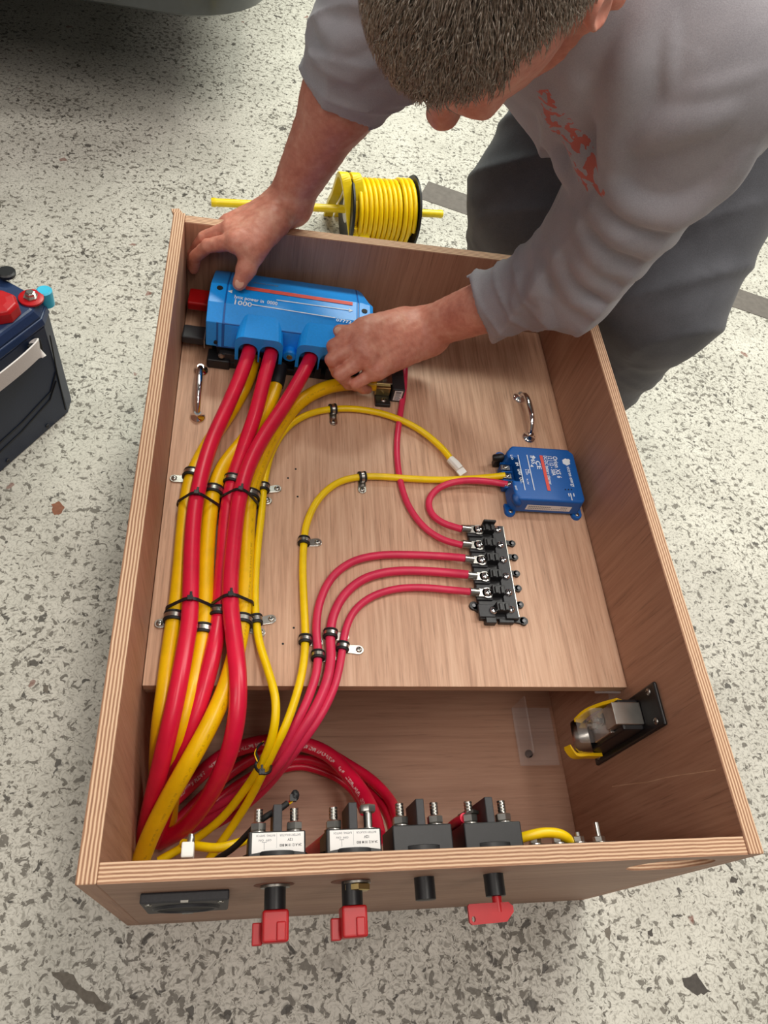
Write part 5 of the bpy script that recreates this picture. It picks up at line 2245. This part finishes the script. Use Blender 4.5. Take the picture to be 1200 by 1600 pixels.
for i in range(4):
    sc = (1.0, 1.03, 0.98, 0.86)[i]
    hand_prims += finger([kn[i] - nrm * .003, pip[i], dip[i], tip[i]], [r * sc * (1.15 if q == 0 else 0.95) for q, r in enumerate(fr)], 0.0022)
    hand_prims.append(ell(kn[i] + nrm * 0.003, (nrm, unit(kn[i] - wl), np.cross(nrm, unit(kn[i] - wl))), (0.011, 0.013, 0.011), 0.012))
th = [wl + (kn[0] - wl) * 0.30 + (kn[0] - kn[3]) * 0.26 - nrm * 0.012, P(585, 512, .366), P(549, 522, .368), P(530, 517, .369)]
hand_prims += [cap(th[0], th[1], 0.0185, 0.0150, 0.016), cap(th[1], th[2], 0.0135, 0.0118, 0.008), cap(th[2], th[3], 0.0118, 0.0085, 0.005)]
nails.append((th[3], unit(th[3] - th[2]), unit(CAM - th[3]), 0.0062))
# --- his right hand (left in the picture), thumb on the cover, fingers round its left end
kn2 = [P(367, 374, .418), P(358, 356, .412), P(356, 346, .392), P(362, 342, .372)]
pip2 = [P(325, 384, .396), P(320, 372, .386), P(326, 366, .362), P(338, 368, .345)]
dip2 = [P(305, 401, .366), P(303, 394, .352), P(312, 392, .334), P(326, 392, .322)]
tip2 = [P(303, 420, .340), P(300, 416, .330), P(312, 414, .315), P(326, 411, .306)]
wr_ = wrR
nrm2 = unit(np.cross(kn2[0] - wr_, kn2[3] - wr_))
if nrm2[2] < 0:
    nrm2 = -nrm2
wp2 = [wr_ + (kn2[i] - kn2[1]) * 0.45 for i in range(4)]
for i in range(4):
    hand_prims.append(cap(wp2[i] - nrm2 * 0.004, kn2[i] - nrm2 * 0.004, 0.0200, 0.0158 - 0.0006 * i, 0.020))
hand_prims.append(cap(wr_ - nrm2 * 0.012, (kn2[1] + kn2[2]) / 2 - nrm2 * 0.016, 0.021, 0.015, 0.018))
for i in range(4):
    sc = (1.0, 1.03, 0.98, 0.86)[i]
    hand_prims += finger([kn2[i] - nrm2 * .003, pip2[i], dip2[i], tip2[i]], [r * sc * (1.15 if q == 0 else 0.95) for q, r in enumerate(fr)], 0.0025)
th2 = [wr_ + (kn2[0] - wr_) * 0.35 - nrm2 * 0.008 + (kn2[0] - kn2[3]) * 0.2, P(398, 388, .412), P(385, 420, .390), P(374, 443, .3735)]
hand_prims += [cap(th2[0], th2[1], 0.0200, 0.0165, 0.018), cap(th2[1], th2[2], 0.0155, 0.0128, 0.010), cap(th2[2], th2[3], 0.0130, 0.0095, 0.006)]
nails.append((th2[3] - unit(th2[3] - th2[2]) * 0.002, unit(th2[3] - th2[2]), unit(np.array([0.1, -0.6, 0.8])), 0.0072))

body += arm(shL, elL, wrL, 0.95) + arm(shR, elR, wrR, 1.12) + hand_prims


def skin_detail(X):
    return 0.0004 * np.sin(X[:, 0] * 310 + 2 * np.sin(X[:, 1] * 170)) * np.sin(X[:, 2] * 290 + X[:, 1] * 120)


bod = sdf_mesh('body', body, 0.0023, 'skin', man, skin_detail, 0.001)
for c_, al, nn, r_ in nails:
    m = MB()
    nn = unit(nn - al * np.dot(nn, al))
    sd_ = np.cross(nn, al)
    Rm = np.stack([al, sd_, nn], 1)
    m.ball(c_ + nn * r_ * 1.18 + al * 0.001, r_, 14, 0, (1.0, 0.85, 0.22), Rm)
    m.build('thumbnail', 'nail', man, smooth=True)

# ---------------------------------------------------------------- shirt
fw = unit(np.cross(unit(shL - shR), unit(pel - mid)))      # which way the chest faces
if fw[2] > 0:
    fw = -fw
tw = unit(pel - mid)
lr = unit(shL - shR)
shirt = []
chest0 = mid + fw * 0.010 + tw * 0.05
waist = pel - tw * 0.02 + fw * 0.015
shirt += [cap(mid + (shL - mid) * .70, mid + (shR - mid) * .72, 0.078, 0.082, 0.05),
          cap(chest0 + tw * 0.03, waist, 0.165, 0.160, 0.08, n=fw, s=1.30),
          cap(chest0 + tw * 0.10 + fw * 0.05 + lr * 0.02, waist + fw * 0.04, 0.112, 0.110, 0.08),
          cap(nb + (mid - nb) * 0.35, mid, 0.080, 0.085, 0.05)]
# cloth hanging below the chest
hang0 = chest0 + tw * 0.08 + fw * 0.06 + lr * 0.03
hang1 = chest0 + tw * 0.24 + fw * 0.07 + lr * 0.03
shirt += [cap(hang0, hang1, 0.072, 0.075, 0.07, n=lr, s=0.85)]
cuffL = elL + (wrL - elL) * 0.47
cuffR = elR + (wrR - elR) * 0.20
sleeveL = [cap(shL, elL, 0.078, 0.058, 0.014), cap(elL, cuffL, 0.057, 0.0425, 0.03)]
sleeveR = [cap(shR, elR, 0.074, 0.066, 0.04), cap(elR, cuffR, 0.063, 0.059, 0.03)]
shirt += sleeveL + sleeveR
# open the cuffs and the collar
axL, axR = unit(wrL - elL), unit(wrR - elR)
shirt += [cap(cuffL + axL * 0.085, wrL + axL * 0.1, 0.085, 0.085, 0.002, sub=True),
          cap(cuffR + axR * 0.095, wrR + axR * 0.1, 0.095, 0.095, 0.002, sub=True),
          cap(nb, hp(0, -0.02, -0.05), 0.060, 0.070, 0.012, sub=True)]


def surf(u, v, prims, lo_=0.45, hi_=1.4):
    d = ray(u, v)
    d = d / np.linalg.norm(d)
    ts = np.linspace(lo_, hi_, 500)
    X = CAM + ts[:, None] * d
    val = combine([prim_d(p, X) for p in prims], prims)
    i = np.nonzero(val < 0)[0]
    return CAM + d * ts[i[0]] if len(i) else None


base_shirt = list(shirt)
extra = []


def fold(px, r, raise_=True, k=0.012, sink=0.5):
    pts = [surf(u, v, base_shirt) for u, v in px]
    pts = [p for p in pts if p is not None]
    if len(pts) < 2:
        return
    pts = spline(pts, 4)
    n_ = len(pts)
    for i in range(n_ - 1):
        a, b = pts[i], pts[i + 1]
        va = unit(a - CAM)
        ta, tb = math.sin(math.pi * min(max((i + 0.3) / n_, 0.08), 0.92)) ** 0.5, math.sin(math.pi * min(max((i + 1.3) / n_, 0.08), 0.92)) ** 0.5
        s_ = r * sink if raise_ else -r * 0.2
        extra.append(cap(a + va * s_, b + va * s_, r * ta, r * tb, k, sub=not raise_))


# creases and drapes of the cloth
fold([(1015, 30), (990, 110), (975, 190), (966, 250)], 0.014, True, 0.020, 0.7)
fold([(905, 130), (915, 200), (925, 262)], 0.012, True, 0.020, 0.7)
fold([(962, 268), (985, 312), (1050, 322), (1120, 285), (1165, 235)], 0.013, True, 0.014)
fold([(938, 318), (975, 362), (1045, 372), (1105, 340)], 0.012, True, 0.014)
fold([(915, 345), (938, 395), (995, 420), (1050, 398)], 0.012, True, 0.012)
fold([(905, 385), (925, 428), (965, 445), (1000, 432)], 0.010, True, 0.012)
fold([(880, 395), (888, 435), (915, 468), (945, 470)], 0.010, True, 0.010)
fold([(852, 415), (848, 455), (858, 505)], 0.008, True, 0.010)
fold([(815, 428), (808, 470), (816, 518)], 0.006, True, 0.008)
fold([(1000, 215), (1060, 190), (1130, 170)], 0.010, True, 0.016)
fold([(505, 40), (535, 60), (570, 55)], 0.010, True, 0.012)
fold([(495, 85), (530, 105), (575, 110)], 0.009, True, 0.012)
fold([(1050, 8), (1047, 70), (1052, 145)], 0.007, True, 0.005, 0.6)
fold([(1052, 150), (1110, 136), (1190, 110)], 0.008, True, 0.006, 0.6)
fold([(870, 150), (885, 215), (905, 285)], 0.013, True, 0.018, 0.7)
shirt = shirt + extra


def seg_t(X, a, b):
    d = b - a
    return (X - a) @ d / (d @ d)


def folds(X):
    f = np.zeros(len(X))
    for sh_, el_, wr_2, ph in ((shL, elL, wrL, 0.0), (shR, elR, wrR, 1.7)):
        ax_ = unit(el_ - sh_)
        ref = unit(np.cross(ax_, np.array([0.3, 0.1, 1.0])))
        ref2 = np.cross(ax_, ref)
        t = (X - sh_) @ ax_
        w = X - sh_ - np.outer(t, ax_)
        rad = np.sqrt((w * w).sum(1)) + 1e-6
        c1, s1 = (w @ ref) / rad, (w @ ref2) / rad
        Lb = np.linalg.norm(el_ - sh_)
        env = np.exp(-((t - Lb * 0.72) / (0.40 * Lb)) ** 2) * (rad < 0.14)
        f += -(0.0015 if ph == 0.0 else 0.007) * env * (1 - np.abs(np.sin(math.pi * (t / 0.062 + 0.85 * c1 + 0.50 * s1 + 0.20 * np.sin(3 * s1 + 2 * c1)) + ph))) ** 1.7
        ax2 = unit(wr_2 - el_)
        t2 = (X - el_) @ ax2
        w2 = X - el_ - np.outer(t2, ax2)
        rad2 = np.sqrt((w2 * w2).sum(1)) + 1e-6
        env2 = np.exp(-((t2 - 0.07) / 0.06) ** 2) * (rad2 < 0.10) * (t2 > -0.02)
        f += -0.0042 * env2 * (1 - np.abs(np.sin(math.pi * (t2 / 0.034 + 0.45 * (w2 @ ref) / rad2) + ph))) ** 2.5
    # long soft drapes on the chest, running from the shoulders to the waist
    a = (X - mid) @ lr
    b = (X - mid) @ tw
    g = (X - mid) @ fw
    near = np.exp(-((b - 0.14) / 0.14) ** 2) * (g > 0.0) * (np.abs(a) < 0.24)
    f += -0.012 * near * (1 - np.abs(np.sin(math.pi * (a / 0.085 + 0.9 * b / 0.3 + 0.3)))) ** 2
    # creases running into the left armpit
    ap = shL - lr * 0.05 + fw * 0.05 + tw * 0.06
    v = X - ap
    r = np.sqrt((v * v).sum(1)) + 1e-6
    ang = np.arctan2(v @ lr, v @ tw)
    f += -0.005 * np.exp(-(r / 0.10) ** 2) * np.minimum(r / 0.03, 1) * np.sin(ang * 7)
    return f


pq = np.array([0.398, 0.582, 0.708])
shirt_print(pq - np.array(man.location), unit((0.054, 0.007, -0.033)), unit((-0.48, 0.30, -0.82)))
sh_o = sdf_mesh('shirt', shirt, 0.0036, 'shirt_grey', man, folds, 0.012)

# ---------------------------------------------------------------- trousers and boots
tr = [cap(pel - lr * 0.06, pel + lr * 0.06, 0.135, 0.135, 0.06),
      cap(hpR, knR, 0.105, 0.086, 0.05), cap(knR, anR, 0.084, 0.068, 0.04),
      cap(hpL, knL, 0.105, 0.086, 0.05), cap(knL, anL, 0.084, 0.068, 0.04)]


def tfolds(X):
    f = np.zeros(len(X))
    for h_, k_, a_, ph in ((hpR, knR, anR, 0.3), (hpL, knL, anL, 1.1)):
        ax_ = unit(k_ - h_)
        t = (X - h_) @ ax_
        w = X - h_ - np.outer(t, ax_)
        rad = np.sqrt((w * w).sum(1)) + 1e-6
        c1 = (w @ lr) / rad
        Lb = np.linalg.norm(k_ - h_)
        f += -0.008 * np.exp(-((t - Lb * 0.9) / 0.12) ** 2) * (1 - np.abs(np.sin(math.pi * (t / 0.09 + 0.9 * c1) + ph))) ** 2.2 * (rad < 0.14)
        t2 = (k_[2] - X[:, 2])
        f += -0.006 * np.exp(-((t2 - 0.20) / 0.12) ** 2) * (1 - np.abs(np.sin(math.pi * (X[:, 2] / 0.09 + X[:, 0] * 5) + ph))) ** 2.2 * (X[:, 2] < 0.4)
    return f


tr_o = sdf_mesh('trousers', tr, 0.006, 'trouser_grey', man, tfolds, 0.012)
for an_, dr in ((anR, unit((-0.45, -0.6, 0)) * 0.0 + unit((-0.5, -0.35, 0))), (anL, unit((-0.15, -0.95, 0)))):
    pr_ = [cap(an_ + UP * 0.03, an_ - UP * 0.025, 0.046, 0.050, 0.02), cap((an_ - dr * 0.035) * np.array([1, 1, 0]) + UP * 0.040, (an_ + dr * 0.12) * np.array([1, 1, 0]) + UP * 0.036, 0.040, 0.036, 0.03)]
    sdf_mesh('boot', pr_, 0.005, 'boot_leather', man)

# ---------------------------------------------------------------- hair: short strands over the scalp
hv, hfc = [], []
n_str = 15000
cen = hp(0, -0.004, 0.030)
rad3 = np.array([0.0785, 0.0995, 0.0868])
u_ = rng.normal(size=(n_str * 3, 3))
u_ /= np.linalg.norm(u_, axis=1)[:, None]
lo_, fo_, co_ = u_[:, 0], u_[:, 1], u_[:, 2]
# scalp: above a hairline that runs from the forehead round over the ears
front = np.clip((fo_ + 0.1) / 0.9, 0, 1)
lim = -0.55 + 1.0 * front + 0.55 * np.clip(np.abs(lo_) - 0.25, 0, 1) * np.clip((fo_ + 0.30) * 3, 0, 1) + 0.35 * (np.abs(lo_) > 0.75) * (fo_ > -0.35)
ok = co_ > lim + rng.normal(size=len(u_)) * 0.03
u_ = u_[ok][:n_str]
Hb = np.stack([hl_, hf_, hc_], 0)
roots = cen + (u_ * rad3) @ Hb
nrmh = unit(np.array([0, 0, 1])) * 0 + (u_ / rad3) @ Hb
nrmh /= np.linalg.norm(nrmh, axis=1)[:, None]
swirl = cen - hf_ * 0.055 + hc_ * 0.07
flow = roots - swirl
flow = flow / np.linalg.norm(flow, axis=1)[:, None]
flow = flow + hf_ * 0.15 + rng.normal(size=flow.shape) * 0.28
flow -= nrmh * (flow * nrmh).sum(1)[:, None]
flow /= np.linalg.norm(flow, axis=1)[:, None]
ln = 0.010 + 0.007 * rng.random(len(roots)) + 0.004 * np.clip(u_[:, 2], 0, 1)
wd = 0.00042 + 0.0002 * rng.random(len(roots))
sdv = np.cross(flow, nrmh)
p1 = roots - nrmh * 0.002
p2 = roots + nrmh * (ln * 0.38)[:, None] + flow * (ln * 0.45)[:, None]
p3 = roots + nrmh * (ln * 0.42)[:, None] + flow * (ln * 1.1)[:, None]
w_ = wd[:, None]
V = np.stack([p1 - sdv * w_, p1 + sdv * w_, p1 + nrmh * w_ * 1.5, p2 - sdv * w_, p2 + sdv * w_, p2 + nrmh * w_ * 1.5, p3], 1)
nS = len(roots)
V = V.reshape(-1, 3)
quad = np.array([[0, 1, 4, 3], [1, 2, 5, 4], [2, 0, 3, 5]])
tri = np.array([[3, 4, 6], [4, 5, 6], [5, 3, 6]])
off = np.arange(nS)[:, None, None] * 7
F = (quad[None] + off).reshape(-1, 4).tolist() + (tri[None] + off).reshape(-1, 3).tolist()
# undercoat
me = bpy.data.meshes.new('hair')
nV = len(V)
gth = []
V = V.tolist()
NU, NVv = 40, 24
idx = {}
for i in range(NVv + 1):
    thh = math.pi * i / NVv
    for j in range(NU):
        ph = 2 * math.pi * j / NU
        uu = np.array([math.sin(thh) * math.cos(ph), math.sin(thh) * math.sin(ph), math.cos(thh)])
        frn = min(max((uu[1] + 0.1) / 0.9, 0), 1)
        lm = -0.55 + 1.0 * frn + 0.55 * max(abs(uu[0]) - 0.25, 0) * min(max((uu[1] + 0.30) * 3, 0), 1) + 0.35 * (abs(uu[0]) > 0.75) * (uu[1] > -0.35)
        idx[(i, j)] = (len(V), uu[2] > lm - 0.02)
        V.append((cen + (uu * (rad3 + 0.0016)) @ Hb).tolist())
for i in range(NVv):
    for j in range(NU):
        q4 = [idx[(i, j)], idx[(i + 1, j)], idx[(i + 1, (j + 1) % NU)], idx[(i, (j + 1) % NU)]]
        if all(q_[1] for q_ in q4):
            F.append([q_[0] for q_ in q4])
o0 = abs_origin(man)
me.from_pydata((np.array(V) - o0).tolist(), [], F)
me.materials.append(MATS['hair'])
me.polygons.foreach_set('use_smooth', [True] * len(me.polygons))
me.update()
ho = bpy.data.objects.new('hair', me)
COL.objects.link(ho)
ho.parent = man
ho['label'] = 'short grey-brown hair'

# tidy helper flags
for o in bpy.data.objects:
    if '_abs' in o:
        del o['_abs']
